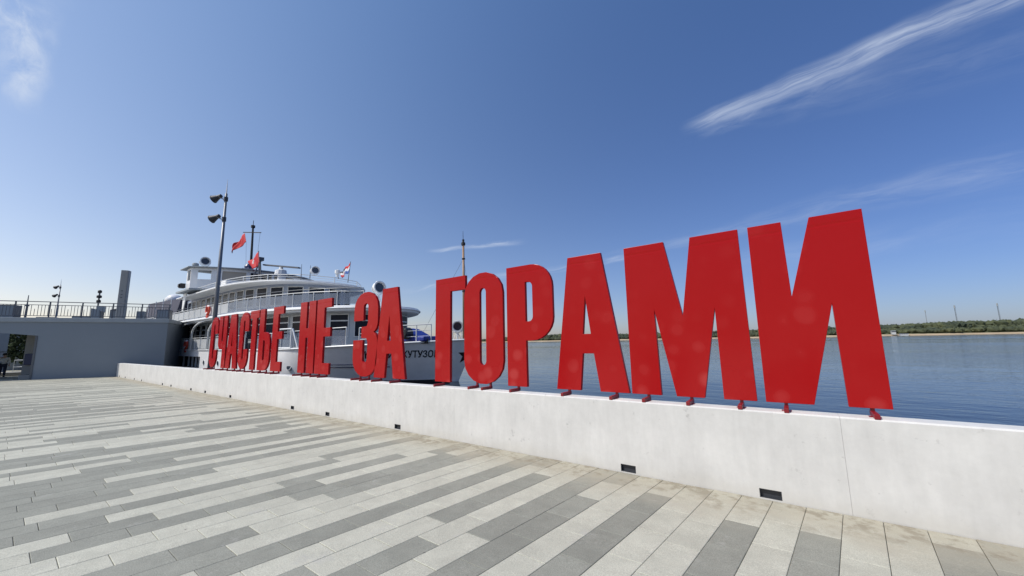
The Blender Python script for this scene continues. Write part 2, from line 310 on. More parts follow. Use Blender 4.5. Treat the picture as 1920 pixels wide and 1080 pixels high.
# ------------------------------------------------------------------ builders
class MB:
    def __init__(s): s.v = []; s.f = []; s.m = []; s.smooth = False
    def quad(s, *p, mi=0):
        i = len(s.v); s.v += [tuple(q) for q in p]; s.f.append(tuple(range(i, i + len(p)))); s.m.append(mi)
    def hexa(s, b, t, mi=0):                       # b, t: four bottom and four top points, counter-clockwise seen from above
        i = len(s.v); s.v += [tuple(q) for q in list(b) + list(t)]
        for f in ((3, 2, 1, 0), (4, 5, 6, 7), (0, 1, 5, 4), (1, 2, 6, 5), (2, 3, 7, 6), (3, 0, 4, 7)):
            s.f.append(tuple(i + k for k in f)); s.m.append(mi)
    def box(s, x0, x1, y0, y1, z0, z1, shear=False, mi=0):
        z = (lambda x, y, h: h + gz(x, y)) if shear else (lambda x, y, h: h)
        P = ((x0, y0), (x1, y0), (x1, y1), (x0, y1))
        s.hexa([(x, y, z(x, y, z0)) for x, y in P], [(x, y, z(x, y, z1)) for x, y in P], mi)
    def obox(s, c, ax, ay, az, mi=0):              # oriented box: centre and three half-axis vectors
        c, ax, ay, az = Vector(c), Vector(ax), Vector(ay), Vector(az)
        s.hexa([c - ax - ay - az, c + ax - ay - az, c + ax + ay - az, c - ax + ay - az], [c - ax - ay + az, c + ax - ay + az, c + ax + ay + az, c - ax + ay + az], mi)
    def tube(s, pts, r, n=8, r2=None, cap=True, mi=0):
        pts = [Vector(p) for p in pts]; K = len(pts); base = len(s.v)
        up = Vector((0, 0, 1))
        for k, p in enumerate(pts):
            d = (pts[min(k + 1, K - 1)] - pts[max(k - 1, 0)]).normalized()
            a = d.cross(up)
            if a.length < .05: a = d.cross(Vector((0, 1, 0)))
            a.normalize(); b_ = d.cross(a).normalized()
            rr = r if r2 is None else r + (r2 - r) * k / (K - 1)
            for j in range(n):
                th = 2 * PI * j / n
                s.v.append(tuple(p + a * math.cos(th) * rr + b_ * math.sin(th) * rr))
        for k in range(K - 1):
            for j in range(n):
                q = base + k * n + j; q2 = base + k * n + (j + 1) % n
                s.f.append((q, q2, q2 + n, q + n)); s.m.append(mi)
        if cap:
            s.f.append(tuple(base + j for j in range(n))[::-1]); s.m.append(mi)
            s.f.append(tuple(base + (K - 1) * n + j for j in range(n))); s.m.append(mi)
    def lathe(s, c, axis, prof, n=16, mi=0):       # prof: (distance along the axis, radius)
        c = Vector(c); d = Vector(axis).normalized(); a = d.orthogonal().normalized(); b_ = d.cross(a)
        base = len(s.v)
        for (h, r) in prof:
            for j in range(n):
                th = 2 * PI * j / n
                s.v.append(tuple(c + d * h + (a * math.cos(th) + b_ * math.sin(th)) * r))
        for k in range(len(prof) - 1):
            for j in range(n):
                q = base + k * n + j; q2 = base + k * n + (j + 1) % n
                s.f.append((q, q2, q2 + n, q + n)); s.m.append(mi)
        s.f.append(tuple(base + j for j in range(n))[::-1]); s.m.append(mi)
        s.f.append(tuple(base + (len(prof) - 1) * n + j for j in range(n))); s.m.append(mi)
    def slab(s, poly, z0, z1, mi=0, camber=0):
        i = len(s.v); n = len(poly)
        s.v += [(x, y, z0) for x, y in poly] + [(x, y, z1) for x, y in poly]
        s.f.append(tuple(range(i, i + n))[::-1]); s.m.append(mi)
        s.f.append(tuple(range(i + n, i + 2 * n))); s.m.append(mi)
        for k in range(n):
            k2 = (k + 1) % n
            s.f.append((i + k, i + k2, i + n + k2, i + n + k)); s.m.append(mi)
    def mesh(s, name, mats, origin=(0, 0, 0), smooth=None):
        o = Vector(origin); me = bpy.data.meshes.new(name)
        me.from_pydata([(v[0] - o.x, v[1] - o.y, v[2] - o.z) for v in s.v], [], s.f)
        for m_ in (mats if isinstance(mats, (list, tuple)) else [mats]): me.materials.append(m_)
        me.polygons.foreach_set('material_index', s.m)
        if smooth or (smooth is None and s.smooth): me.polygons.foreach_set('use_smooth', [True] * len(me.polygons))
        me.update(); return me
    def build(s, name, mats, parent=None, origin=None, smooth=None, bevel=0, fix=True):
        org = Vector(origin) if origin is not None else (root_of(parent).location.copy() if parent else Vector((0, 0, 0)))
        me = s.mesh(name, mats, org, smooth)
        if fix:
            bm = bmesh.new(); bm.from_mesh(me); bmesh.ops.recalc_face_normals(bm, faces=bm.faces); bm.to_mesh(me); bm.free()
        ob = bpy.data.objects.new(name, me); COL.objects.link(ob)
        if parent: ob.parent = parent
        else: ob.location = org
        if bevel:
            b = ob.modifiers.new('bevel', 'BEVEL'); b.width = bevel; b.segments = 2; b.limit_method = 'ANGLE'; b.angle_limit = math.radians(35)
        return ob
def root_of(o):
    while o.parent: o = o.parent
    return o
def thing(name, label, cat, loc=(0, 0, 0), group=None):
    o = bpy.data.objects.new(name, None); COL.objects.link(o); o.location = loc; o['label'] = label; o['category'] = cat
    o.empty_display_size = .3
    if group: o['group'] = group
    return o
def tag(o, label, cat, group=None):
    o['label'] = label; o['category'] = cat
    if group: o['group'] = group
    return o
def structure(o, kind='structure'): o['kind'] = kind; return o

# ------------------------------------------------------------------ SETTING: water, land, plaza
w = MB(); w.quad((-6000, 5.40, WATER), (6000, 5.40, WATER), (6000, 556, WATER), (-6000, 556, WATER)); structure(w.build('river', M['water']))
g = MB()
g.quad((-6000, -6000, -1.2), (6000, -6000, -1.2), (6000, 5.0, -1.2), (-6000, 5.0, -1.2))
structure(g.build('ground', M['ground']))
rb = MB(); rb.quad((-6000, 5.0, -3.0), (6000, 5.0, -3.0), (6000, 560, -3.0), (-6000, 560, -3.0)); structure(rb.build('river_bed', M['ground']))
g = MB()      # joint bed under the pavers, carried down as the quay body
g.box(-66, 16, -16, 5.36, -.75, -.014, shear=True)
structure(g.build('plaza_bed', M['mortar']))
g = MB(); g.box(-66, 16, 5.36, 6.5, -1.4, -.06, shear=True); structure(g.build('quay_ledge', M['concrete'], bevel=.03))

K = .10327; PW = .2828; PL = .565; X0 = -.59
RUNS = {0: [1, 4.30], 2: [1, 4.43], 5: [1, 4.79], -3: [1, 4.56], -5: [1, 4.04, 4.58], -6: [0, 2.69], -7: [1, 2.39], -8: [1, 1.58, 2.69, 4.30], -10: [0, 1.06], -9: [0, 4.65],
        -11: [1, 1.33], -12: [1, 1.59], -13: [0, 2.41], -14: [0, 2.15, 4.39], -15: [0, .33, 2.44, 4.07], -16: [0, .56, 1.08, 2.15, 4.07], -18: [1, 3.23], -17: [1, .82],
        -19: [1, .33, 2.99], -20: [1, 1.07], 1: [0], 3: [0], 4: [0], -1: [0], -2: [0], -4: [0], 6: [0, 2.2], 7: [1, 3.0]}
plaza = MB(); plaza = bpy.data.objects.new('plaza', None); COL.objects.link(plaza); structure(plaza)
WALLY = 5.075
pavers = []
for r in range(-225, 52):
    runs = RUNS.get(r)
    if runs and len(runs) > 1: off = (WALLY - runs[1]) % PL
    else: off = random.choice((0, PL / 2, PL / 4, PL * .75)) + random.uniform(-.03, .03)
    off %= PL
    if off < .10: off += 0
    ys = [WALLY]
    y = WALLY - off if off > .06 else WALLY - PL
    while y > -15.5: ys.append(y); y -= PL
    # colour per paver from near the wall backwards
    n = len(ys) - 1; dark = []
    if runs and len(runs) > 0:
        for i in range(n):
            c = (ys[i] + ys[i + 1]) / 2; d = runs[0]
            for tr in runs[1:]:
                if c > tr: d = 1 - d
            dark.append(bool(d))
        cur = bool(runs[0]); k = 0
        lo = next((i for i in range(n) if ys[i] < -.6), n)
        i = lo
        while i < n:
            L = random.choice((2, 3, 5, 7, 9))
            cur = not cur
            for j in range(i, min(n, i + L)): dark[j] = cur
            i += L
    else:
        cur = (r % 2 == 0) if random.random() < .74 else random.random() < .5; i = 0
        while i < n:
            L = random.choice((2, 3, 5, 8, 11, 15)) if cur else random.choice((2, 4, 6, 8, 11, 15))
            dark += [cur] * L; i += L
            if random.random() < .85: cur = not cur
        dark = dark[:n]
    for i in range(n):
        pavers.append((r, ys[i + 1], ys[i], dark[i]))
GAP = .0019
def paver_pts(r, ya, yb, h=0.0):
    xl = X0 + PW * r + GAP; xr = X0 + PW * (r + 1) - GAP; ya += GAP; yb -= GAP
    f = lambda x, y: (x + K * (y - 5.08), y)
    c = [f(xl, ya), f(xr, ya), f(xr, yb), f(xl, yb)]
    return c
def area_in_photo(p):
    c = paver_pts(*p[:3]); q = [camproj((x, y, gz(x, y))) for x, y in c]
    if any(k is None for k in q): return 0
    if not any(0 < k[0] < 1920 and 0 < k[1] < 1080 for k in q): return 0
    q = [(min(max(k[0], 0), 1920), min(max(k[1], 0), 1080)) for k in q]
    a = 0
    for i in range(4): a += q[i][0] * q[(i + 1) % 4][1] - q[(i + 1) % 4][0] * q[i][1]
    return abs(a) / 2
order = sorted(range(len(pavers)), key=lambda i: -area_in_photo(pavers[i]))
single = set(order[:300])
cache = {}
def add_paver(mb, c, dz, tx, ty, mi=0):
    cx = sum(q[0] for q in c) / 4; cy = sum(q[1] for q in c) / 4
    zt = lambda x, y: gz(x, y) + dz + tx * (x - cx) + ty * (y - cy)
    b = .004
    top = []
    for i, (x, y) in enumerate(c):
        dx, dy = cx - x, cy - y; top.append((x + math.copysign(b, dx), y + math.copysign(b, dy)))
    lo = [(x, y, gz(x, y) - .013) for x, y in c]; mid = [(x, y, zt(x, y) - .003) for x, y in c]; tp = [(x, y, zt(x, y)) for x, y in top]
    i = len(mb.v); mb.v += lo + mid + tp
    mb.f.append((i + 8, i + 9, i + 10, i + 11)); mb.m.append(mi)
    for k in range(4):
        k2 = (k + 1) % 4
        mb.f.append((i + k, i + k2, i + 4 + k2, i + 4 + k)); mb.m.append(mi)
        mb.f.append((i + 4 + k, i + 4 + k2, i + 8 + k2, i + 8 + k)); mb.m.append(mi)
stuff = MB()
for i, p in enumerate(pavers):
    r, ya, yb, dk = p
    c = paver_pts(r, ya, yb)
    if max(q[1] for q in c) - min(q[1] for q in c) < .03: continue
    rd = random.uniform
    if i in single:
        key = (round(yb - ya, 3), dk, random.randrange(4))
        ox = X0 + PW * r + K * (ya - 5.08)
        if key not in cache:
            mb = MB(); c0 = [(x - ox, y - ya) for x, y in c]
            add_paver(mb, c0, rd(-.0012, .0012), rd(-.003, .003), rd(-.002, .002))
            cache[key] = mb.mesh('paver', M['pd'] if dk else M['pl'])
        o = bpy.data.objects.new('paver', cache[key]); COL.objects.link(o); o.parent = plaza; o.location = (ox, ya, gz(ox, ya))
    else:
        add_paver(stuff, c, rd(-.0012, .0012), rd(-.003, .003), rd(-.002, .002), 1 if dk else 0)
o = stuff.build('paver_field', [M['pl'], M['pd']], plaza, fix=False); o['kind'] = 'stuff'

# ------------------------------------------------------------------ flood wall
WH = .925; WY0, WY1 = 5.08, 5.33
HOLES = [-.425, -1.975, -6.83, -9.65, -11.56, -16.36, -19.12, -21.0, -24.15, -25.75, -30.4, -32.35, -35.1, -37.1]
SEAMS = [9.0, .33, -5.09, -13.4, -21.5, -29.8, -38.15]
fw = thing('flood_wall', 'long low white concrete wall under the red letters with small drain openings at its foot', 'wall', (0, 5.08, gz(0, 5.08)))
for a, b in zip(SEAMS[1:], SEAMS[:-1]):
    mb = MB(); a_ = a + .0009; b_ = b - .0009
    hs = sorted(h for h in HOLES if a_ < h < b_)
    def Z(x, y, h): return (x, y, h + gz(x, y))
    HW, H0, H1, HD = .20, .012, .105, .16
    xs = [a_]
    for h in hs: xs += [h, h + HW]
    xs.append(b_)
    # front face in strips: full-height between the openings, above and below each of them
    for i in range(len(xs) - 1):
        x0, x1 = xs[i], xs[i + 1]; hole = i % 2 == 1
        for (h0, h1) in ((-.02, H0), (H0, H1), (H1, WH - .015)):
            if hole and h0 == H0: continue
            mb.quad(Z(x0, WY0, h0), Z(x1, WY0, h0), Z(x1, WY0, h1), Z(x0, WY0, h1))
        mb.quad(Z(x0, WY0, WH - .015), Z(x1, WY0, WH - .015), Z(x1, WY0 + .015, WH), Z(x0, WY0 + .015, WH))
        if hole:
            mb.quad(Z(x0, WY0, H0), Z(x1, WY0, H0), Z(x1, WY0 + HD, H0), Z(x0, WY0 + HD, H0))
            mb.quad(Z(x0, WY0, H1), Z(x0, WY0 + HD, H1), Z(x1, WY0 + HD, H1), Z(x1, WY0, H1))
            mb.quad(Z(x0, WY0, H0), Z(x0, WY0 + HD, H0), Z(x0, WY0 + HD, H1), Z(x0, WY0, H1))
            mb.quad(Z(x1, WY0, H0), Z(x1, WY0, H1), Z(x1, WY0 + HD, H1), Z(x1, WY0 + HD, H0))
            mb.quad(Z(x0, WY0 + HD, H0), Z(x1, WY0 + HD, H0), Z(x1, WY0 + HD, H1), Z(x0, WY0 + HD, H1))
    mb.quad(Z(a_, WY0 + .015, WH), Z(b_, WY0 + .015, WH), Z(b_, WY1, WH), Z(a_, WY1, WH))
    mb.quad(Z(b_, WY1, -.5), Z(a_, WY1, -.5), Z(a_, WY1, WH), Z(b_, WY1, WH))
    mb.quad(Z(a_, WY1, -.5), Z(a_, WY0, -.02), Z(a_, WY0, WH - .015), Z(a_, WY0 + .015, WH), Z(a_, WY1, WH))
    mb.quad(Z(b_, WY0, -.02), Z(b_, WY1, -.5), Z(b_, WY1, WH), Z(b_, WY0 + .015, WH), Z(b_, WY0, WH - .015))
    mb.build('wall_panel', M['wall'], fw, fix=False)
for h in HOLES:
    mb = MB(); t = .006
    z = lambda q: q + gz(h, WY0)
    x0, x1, z0, z1 = h + .001, h + .199, z(.0135), z(.1035)
    mb.box(x0, x0 + t, 5.084, 5.235, z0, z1); mb.box(x1 - t, x1, 5.084, 5.235, z0, z1)
    mb.box(x0 + t, x1 - t, 5.084, 5.235, z0, z0 + t); mb.box(x0 + t, x1 - t, 5.084, 5.235, z1 - t, z1)
    mb.box(x0 + t, x1 - t, 5.12, 5.13, z0 + t, z1 - t)
    mb.build('drain_opening', M['hole_lining'], fw)  # dark lining added so the hole looks shaded inside

# ------------------------------------------------------------------ letters
LB, LT, LY = 1.0, 3.07, 5.295; LTH = .06
def arc(cx, cz, rx, rz, a0, a1, n=9):
    return [(cx + rx * math.cos(math.radians(a0 + (a1 - a0) * i / n)), cz + rz * math.sin(math.radians(a0 + (a1 - a0) * i / n))) for i in range(n + 1)]
def shift(P, d, s=1.0, x0=0): return [((x - x0) * s + x0 + d, z) for x, z in P]
A_OUT = [(-3.03, LB), (-2.62, LB), (-2.56, 1.55), (-2.38, 1.55), (-2.30, LB), (-1.87, LB), (-2.20, LT), (-2.76, LT)]
A_IN = [(-2.545, 1.845), (-2.485, 2.42), (-2.415, 1.845)]
def g_O(a, b):
    w = b - a; cw = w * .16; c = (a + b) / 2
    out = arc(b - w / 2, LB + .42, w / 2, .42, 180, 360) + arc(b - w / 2, LT - .42, w / 2, .42, 0, 180)
    inn = arc(c, 1.42, cw / 2, .08, 180, 360, 6) + arc(c, 2.69, cw / 2, .08, 0, 180, 6)
    return out, [inn]
def g_C(a, b):
    w = b - a; c = (a + b) / 2; cw = w * .16
    out = arc(c, LB + .42, w / 2, .42, 180, 360) + [(b, 1.72), (c + cw / 2, 1.72)] + arc(c, 1.42, cw / 2, .08, 0, -180, 6) + arc(c, 2.69, cw / 2, .08, 180, 0, 6) + \
        [(c + cw / 2, 2.36), (b, 2.36)] + arc(c, LT - .42, w / 2, .42, 0, 180)
    return out, []
def g_CH(a, b):
    w = b - a; sw = w * .42
    out = [(b - sw, LB), (b, LB), (b, LT), (b - sw, LT)] + [(b - sw, 2.12)] + arc((a + sw + b - sw) / 2, 2.10, (w - 2 * sw) / 2, .07, 0, -180, 6) + [(a + sw, 2.12), (a + sw, LT), (a, LT), (a, 2.05)] + \
        arc(a + w * .4, 2.02, w * .4, .30, 180, 255, 5) + [(b - sw, 1.72)]
    return out, []
def g_T(a, b):
    w = b - a; c = (a + b) / 2; sw = w * .5
    return [(c - sw / 2, LB), (c + sw / 2, LB), (c + sw / 2, 2.80), (b, 2.80), (b, LT), (a, LT), (a, 2.80), (c - sw / 2, 2.80)], []
def g_b(a, b):
    w = b - a; sw = w * .42
    out = [(a, LB)] + arc(b - w * .45, LB + .38, w * .45, .38, 270, 360, 7) + arc(b - w * .45, 2.28 - .38, w * .45, .38, 0, 80, 7) + [(a + sw, 2.28), (a + sw, LT), (a, LT)]
    inn = [(a + sw, 1.34), (a + sw + .08, 1.34)] + arc(a + sw + .08, 1.42, .07, .08, -90, 0, 4) + arc(a + sw + .08, 1.92, .07, .08, 0, 90, 4) + [(a + sw, 2.0)]
    return out, [inn]
def g_E(a, b):
    sw = a + (b - a) * .52; m = b - .02; bb = b - .02
    return [(a, LB), (bb, LB), (bb, 1.30), (sw, 1.30), (sw, 2.015), (m, 2.015), (m, 2.26), (sw, 2.26), (sw, 2.82), (b, 2.82), (b, LT), (a, LT)], []
def g_H(a, b):
    w = b - a; sw = w * .43
    return [(a, LB), (a + sw, LB), (a + sw, 2.01), (b - sw, 2.01), (b - sw, LB), (b, LB), (b, LT), (b - sw, LT), (b - sw, 2.29), (a + sw, 2.29), (a + sw, LT), (a, LT)], []
def g_Z(a, b):
    w = b - a; c = (a + b) / 2; l = a + w * .41; r = a + w * .60
    out = arc(c, LB + .42, w / 2, .42, 180, 360) + [(b, 1.80)] + arc(b - .22, 1.82, .22, .26, 0, 60, 4) + [(b - .17, 2.07)] + arc(b - .22, 2.32, .22, .26, -60, 0, 4) + \
        arc(c, LT - .42, w / 2, .42, 0, 180) + [(a, 2.36), (l, 2.36), (l, 2.69)] + arc((l + r) / 2, 2.70, (r - l) / 2, .08, 180, 0, 6) + [(r, 2.30)] + \
        [(r - .05, 2.215), (a + w * .34, 2.205), (a + w * .34, 1.93), (r - .05, 1.92), (r, 1.84)] + arc((l + r) / 2, 1.42, (r - l) / 2, .08, 0, -180, 6) + [(l, 1.88), (a, 1.88)]
    return out, []
def g_P(a, b):
    l = a + .40
    out = [(a, LB), (l, LB), (l, 1.765), (b - .42, 1.765)] + arc(b - .42, 2.15, .42, .385, -90, 0, 7) + arc(b - .42, LT - .42, .42, .42, 0, 90, 8) + [(a, LT)]
    inn = [(l, 2.09), (l + .06, 2.09)] + arc(l + .06, 2.17, .085, .08, -90, 0, 4) + arc(l + .06, 2.69, .085, .08, 0, 90, 4) + [(l, 2.77)]
    return out, [inn]
def g_G(a, b): return [(a, LB), (a + .43, LB), (a + .43, 2.79), (b, 2.79), (b, LT), (a, LT)], []
def g_A(d): return shift(A_OUT, d), [shift(A_IN, d)]
g_M = ([(-1.835, LB), (-1.44, LB), (-1.46, 2.14), (-1.25, LB), (-.92, LB), (-.72, 2.11), (-.71, LB), (-.37, LB), (-.39, LT), (-.94, LT), (-1.10, 2.04), (-1.28, LT), (-1.835, LT)], [])
g_I = ([(-.285, LB), (.15, LB), (.41, 2.08), (.43, LB), (.76, LB), (.755, LT), (.31, LT), (.07, 2.19), (.05, LT), (-.285, LT)], [])
LET = [
    ('С', 'narrow red letter С just behind the foot of the tall lamp pole', g_C(-19.78, -18.93), (-19.55, -19.15)),
    ('Ч', 'narrow red letter Ч, the only one of its shape, beside the lamp pole', g_CH(-18.82, -17.92), (-18.13,)),
    ('А', 'narrow red letter А squeezed between Ч and С in the farthest word', g_A(-14.79), (-17.62, -16.88)),
    ('С', 'narrow red letter С between А and Т in the farthest word', g_C(-16.56, -15.70), (-16.33, -15.92)),
    ('Т', 'narrow red letter Т in the farthest word of the sign', g_T(-15.62, -14.84), (-15.23,)),
    ('Ь', 'narrow red letter Ь with a low bowl, next to last of the farthest word', g_b(-14.76, -13.84), (-14.55, -14.05)),
    ('Е', 'red letter Е that ends the farthest word, in front of the white ship hull', g_E(-13.69, -12.94), (-13.5, -13.12)),
    ('Н', 'red letter Н that starts the second word of the sign', g_H(-11.80, -10.87), (-11.6, -11.08)),
    ('Е', 'red letter Е that ends the two-letter second word, right after Н', g_E(-10.79, -10.0), (-10.58, -10.18)),
    ('З', 'rounded red letter З below the big white searchlight on the ship', g_Z(-8.88, -7.86), (-8.56, -8.2)),
    ('А', 'red letter А of the third word, between З and the gap showing the ship name', g_A(-4.93), (-7.72, -7.04)),
    ('Г', 'red letter Г with the ship foremast behind the end of its arm', g_G(-5.85, -5.01), (-5.64,)),
    ('О', 'tall rounded red letter О with a narrow slot, between Г and Р', g_O(-5.04, -4.09), (-4.74, -4.42)),
    ('Р', 'red letter Р with far shore and water showing on both sides', g_P(-4.0, -3.06), (-3.80,)),
    ('А', 'large red letter А between Р and М, water showing between its legs', g_A(0), (-2.83, -2.07)),
    ('М', 'very large wide red letter М standing on three brackets', g_M, (-1.62, -1.08, -.53)),
    ('И', 'largest red letter И, nearest one, with far bank showing under its diagonal', g_I, (-.10, .61)),
]
def letter(idx, lab, shape, posts):
    out, inns = shape
    x_mid = sum(p[0] for p in out) / len(out)
    root = thing('sign_letter', lab, 'letter', (x_mid, LY, gz(x_mid, LY) + WH), 'red letters of the sign on the white wall')
    loops = [out] + inns
    tri = tessellate_polygon([[Vector((x, z, 0)) for x, z in L] for L in loops])
    flat = [p for L in loops for p in L]
    mb = MB(); n = len(flat)
    for y in (LY, LY + LTH): mb.v += [(x, y, z + gz(x, LY)) for x, z in flat]
    for t in tri:
        a, b, c = t
        v1 = Vector(flat[b]) - Vector(flat[a]); v2 = Vector(flat[c]) - Vector(flat[a])
        if abs(v1.x * v2.y - v1.y * v2.x) < 1e-7: continue
        if v1.x * v2.y - v1.y * v2.x < 0: b, c = c, b
        mb.f += [(a, b, c), (n + c, n + b, n + a)]; mb.m += [0, 0]
    base = 0
    for L in loops:
        m_ = len(L); area = sum(L[i][0] * L[(i + 1) % m_][1] - L[(i + 1) % m_][0] * L[i][1] for i in range(m_))
        for i in range(m_):
            j = (i + 1) % m_
            p, q = base + i, base + j
            mb.f.append((p, n + p, n + q, q)); mb.m.append(0)
        base += m_
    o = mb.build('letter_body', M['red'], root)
    bm = bmesh.new(); bm.from_mesh(o.data); bmesh.ops.remove_doubles(bm, verts=bm.verts, dist=1e-5); bmesh.ops.dissolve_limit(bm, angle_limit=.002, verts=bm.verts, edges=bm.edges); bmesh.ops.recalc_face_normals(bm, faces=bm.faces); bm.to_mesh(o.data); bm.free()
    b = o.modifiers.new('bevel', 'BEVEL'); b.width = .004; b.segments = 2; b.limit_method = 'ANGLE'; b.angle_limit = math.radians(40)
    for x in posts:
        zt = gz(x, LY)
        zbot = min([LB] + [LB]) if idx not in (0, 3, 9, 12) else LB
        br = MB(); w = .022
        br.box(x - w, x + w, 5.084, 5.36, WH + .001 + zt, WH + .048 + zt)
        p = br.build('bracket', M['maroon'], root, bevel=.004)
        po = MB(); po.box(x - .017, x + .017, 5.318, 5.352, WH + .047 + zt, LB + (.10 if idx in (0, 3, 9, 12) else .03) + zt)
        po.build('post', M['maroon'], p)
        pf = MB(); pf.box(x - .045, x + .045, 5.20, 5.27, WH + .0005 + zt, WH + .007 + zt); pf.build('base_plate', M['maroon'], p)
for i, (ch, lab, sh, posts) in enumerate(LET): letter(i, lab, sh, posts)

# ------------------------------------------------------------------ SHIP
YC, BB = 14.2, 5.2
def outline(xt, L, B, p, xa, n=28, yc=YC):
    pts = []
    for i in range(n + 1):
        t = PI * i / n; c, s_ = math.cos(t), math.sin(t)
        pts.append((xt - L + L * abs(s_) ** (2 / p), yc - B * math.copysign(abs(c) ** (2 / p), c)))
    return [(xa, yc - B)] + pts + [(xa, yc + B)]
ship = thing('river_cruise_ship', 'large white river cruise ship with round glazed decks moored behind the red letters', 'ship', (-30, YC, WATER))
XA = -78
def zdeck(x):
    t = max(0, min(1, (x + 24) / 11.4)); return 1.40 + .38 * t ** 1.6
def hull_b(x, z):
    v = max(0, min(1, (z - WATER) / (zdeck(x) - WATER)))
    xs = -13.9 + (1.3) * v ** 1.1; L = 11.6 - 1.6 * v; p = 2.1 + .25 * v
    t = xs - x
    if t <= 0: return 0.0
    return BB * (1 - (1 - t / L) ** p) if t < L else BB
xs_ = [XA, -70, -60, -50, -42.7, -39.2, -35.6, -32, -29] + list(np.linspace(-27, -12.62, 56))
VV = [-.25, 0, .12, .25, .45, .722, .86, 1.0]
def hull_side(sign, skip):
    mb = MB(); mb.smooth = True; rows = []
    for k, x in enumerate(xs_):
        row = []
        for v in VV:
            z = WATER + v * (zdeck(x) - WATER)
            # stretch stations so that every level ends on its own raked stem
            stem = -13.9 + 1.3 * max(v, 0) ** 1.1
            xx = x if x < -27 else -27 + (x + 27) * (stem + 27) / (-12.62 + 27)
            row.append((xx, YC + sign * hull_b(xx, z) * (1 if v >= 0 else .97), z))
        rows.append(row)
    for k in range(len(rows) - 1):
        for j in range(len(VV) - 1):
            if skip and xs_[k] in (-42.7, -39.2) and VV[j] in (.25, .45): continue
            mb.quad(rows[k][j], rows[k + 1][j], rows[k + 1][j + 1], rows[k][j + 1])
    return mb
h = hull_side(-1, True); h2 = hull_side(1, False)
i0 = len(h.v); h.v += h2.v; h.f += [tuple(q + i0 for q in f) for f in h2.f]; h.m += h2.m
hull = h.build('hull', M['hull'], ship, fix=False)
bm = bmesh.new(); bm.from_mesh(hull.data); bmesh.ops.remove_doubles(bm, verts=bm.verts, dist=1e-4); bmesh.ops.recalc_face_normals(bm, faces=bm.faces); bm.to_mesh(hull.data); bm.free()
hull.data.polygons.foreach_set('use_smooth', [True] * len(hull.data.polygons))
# main deck sheet
md = MB()
edge = [(x if x < -27 else x, hull_b(x, zdeck(x) - .001)) for x in xs_[:-1]] + [(-12.62, 0.02)]
for (xa, ba), (xb, bb) in zip(edge[:-1], edge[1:]):
    md.quad((xa, YC - ba, zdeck(xa) - .02), (xb, YC - bb, zdeck(xb) - .02), (xb, YC + bb, zdeck(xb) - .02), (xa, YC + ba, zdeck(xa) - .02))
md.build('main_deck', M['deck'], ship)
# gunwale / rub rail along the deck edge, and the blue stripe
gp = [(x, YC - hull_b(x, zdeck(x)) - .02, zdeck(x)) for x in list(np.linspace(-77, -27, 12)) + list(np.linspace(-26, -12.7, 40))]
mb = MB(); mb.tube(gp, .05, 6); mb.build('gunwale', M['white'], hull)
gp2 = [(x, 2 * YC - y, z) for x, y, z in gp]; mb = MB(); mb.tube(gp2, .05, 6); mb.build('gunwale', M['white'], hull)
for z_, mt in ((.62, 'navy'), (.55, 'white'), (.48, 'navy')):
    sp = [(x, YC - hull_b(x, z_) - .015, z_) for x in np.linspace(-20.6, -16.2, 20)]
    mb = MB(); mb.tube(sp, .022, 6); mb.build('rubbing_strake', M[mt], hull)
# bottom paint band, proud of the hull
mb = MB()
bx = list(np.linspace(-77, -27, 8)) + list(np.linspace(-26, -14.2, 36))
for a, b in zip(bx[:-1], bx[1:]):
    for z0, z1 in ((WATER - .2, WATER + .13),):
        ya, yb = YC - hull_b(a, max(z0, WATER)) - .012, YC - hull_b(b, max(z0, WATER)) - .012; ya1, yb1 = YC - hull_b(a, z1) - .012, YC - hull_b(b, z1) - .012
        mb.quad((a, ya, z0), (b, yb, z0), (b, yb1, z1), (a, ya1, z1))
mb.build('bottom_paint', M['black'], hull, smooth=True)
# portholes
for x in (-21.5, -24.4, -27.3, -31.6, -34.6, -45.5, -48.5):
    y = YC - hull_b(x, .5); e_ = .1
    nrm = Vector((-(hull_b(x + e_, .5) - hull_b(x - e_, .5)) / (2 * e_), -1, -(hull_b(x, .6) - hull_b(x, .4)) / .2 * -1)).normalized()
    mb = MB(); mb.lathe(Vector((x, y, .50)) - nrm * .03, nrm, [(0, .20), (.045, .20), (.06, .17), (.045, .155)], 20); p = mb.build('porthole', M['winframe'], hull, smooth=False)
    mb = MB(); mb.lathe(Vector((x, y, .50)) - nrm * .03, nrm, [(.0, .15), (.055, .15)], 20); mb.build('pane', M['pane'], p)
# shell door recess with its rounded corners and posts
mb = MB()
mb.quad((-42.7, 9.9, .0), (-35.6, 9.9, .0), (-35.6, 9.9, 1.0), (-42.7, 9.9, 1.0))
mb.quad((-42.7, 9.0, .09), (-35.6, 9.0, .09), (-35.6, 9.9, .09), (-42.7, 9.9, .09)); mb.quad((-42.7, 9.0, .915), (-42.7, 9.9, .915), (-35.6, 9.9, .915), (-35.6, 9.0, .915))
mb.quad((-42.7, 9.0, .0), (-42.7, 9.9, .0), (-42.7, 9.9, 1.0), (-42.7, 9.0, 1.0)); mb.quad((-35.6, 9.0, .0), (-35.6, 9.0, 1.0), (-35.6, 9.9, 1.0), (-35.6, 9.9, .0))
sd = mb.build('loading_bay', M['darktarp'], ship, fix=False)
for x in (-41.0, -39.6, -38.6, -37.7, -36.9, -36.3):
    mb = MB(); mb.box(x - .06, x + .06, 9.25, 9.35, .09, .91); mb.build('bay_post', M['winframe'], sd)

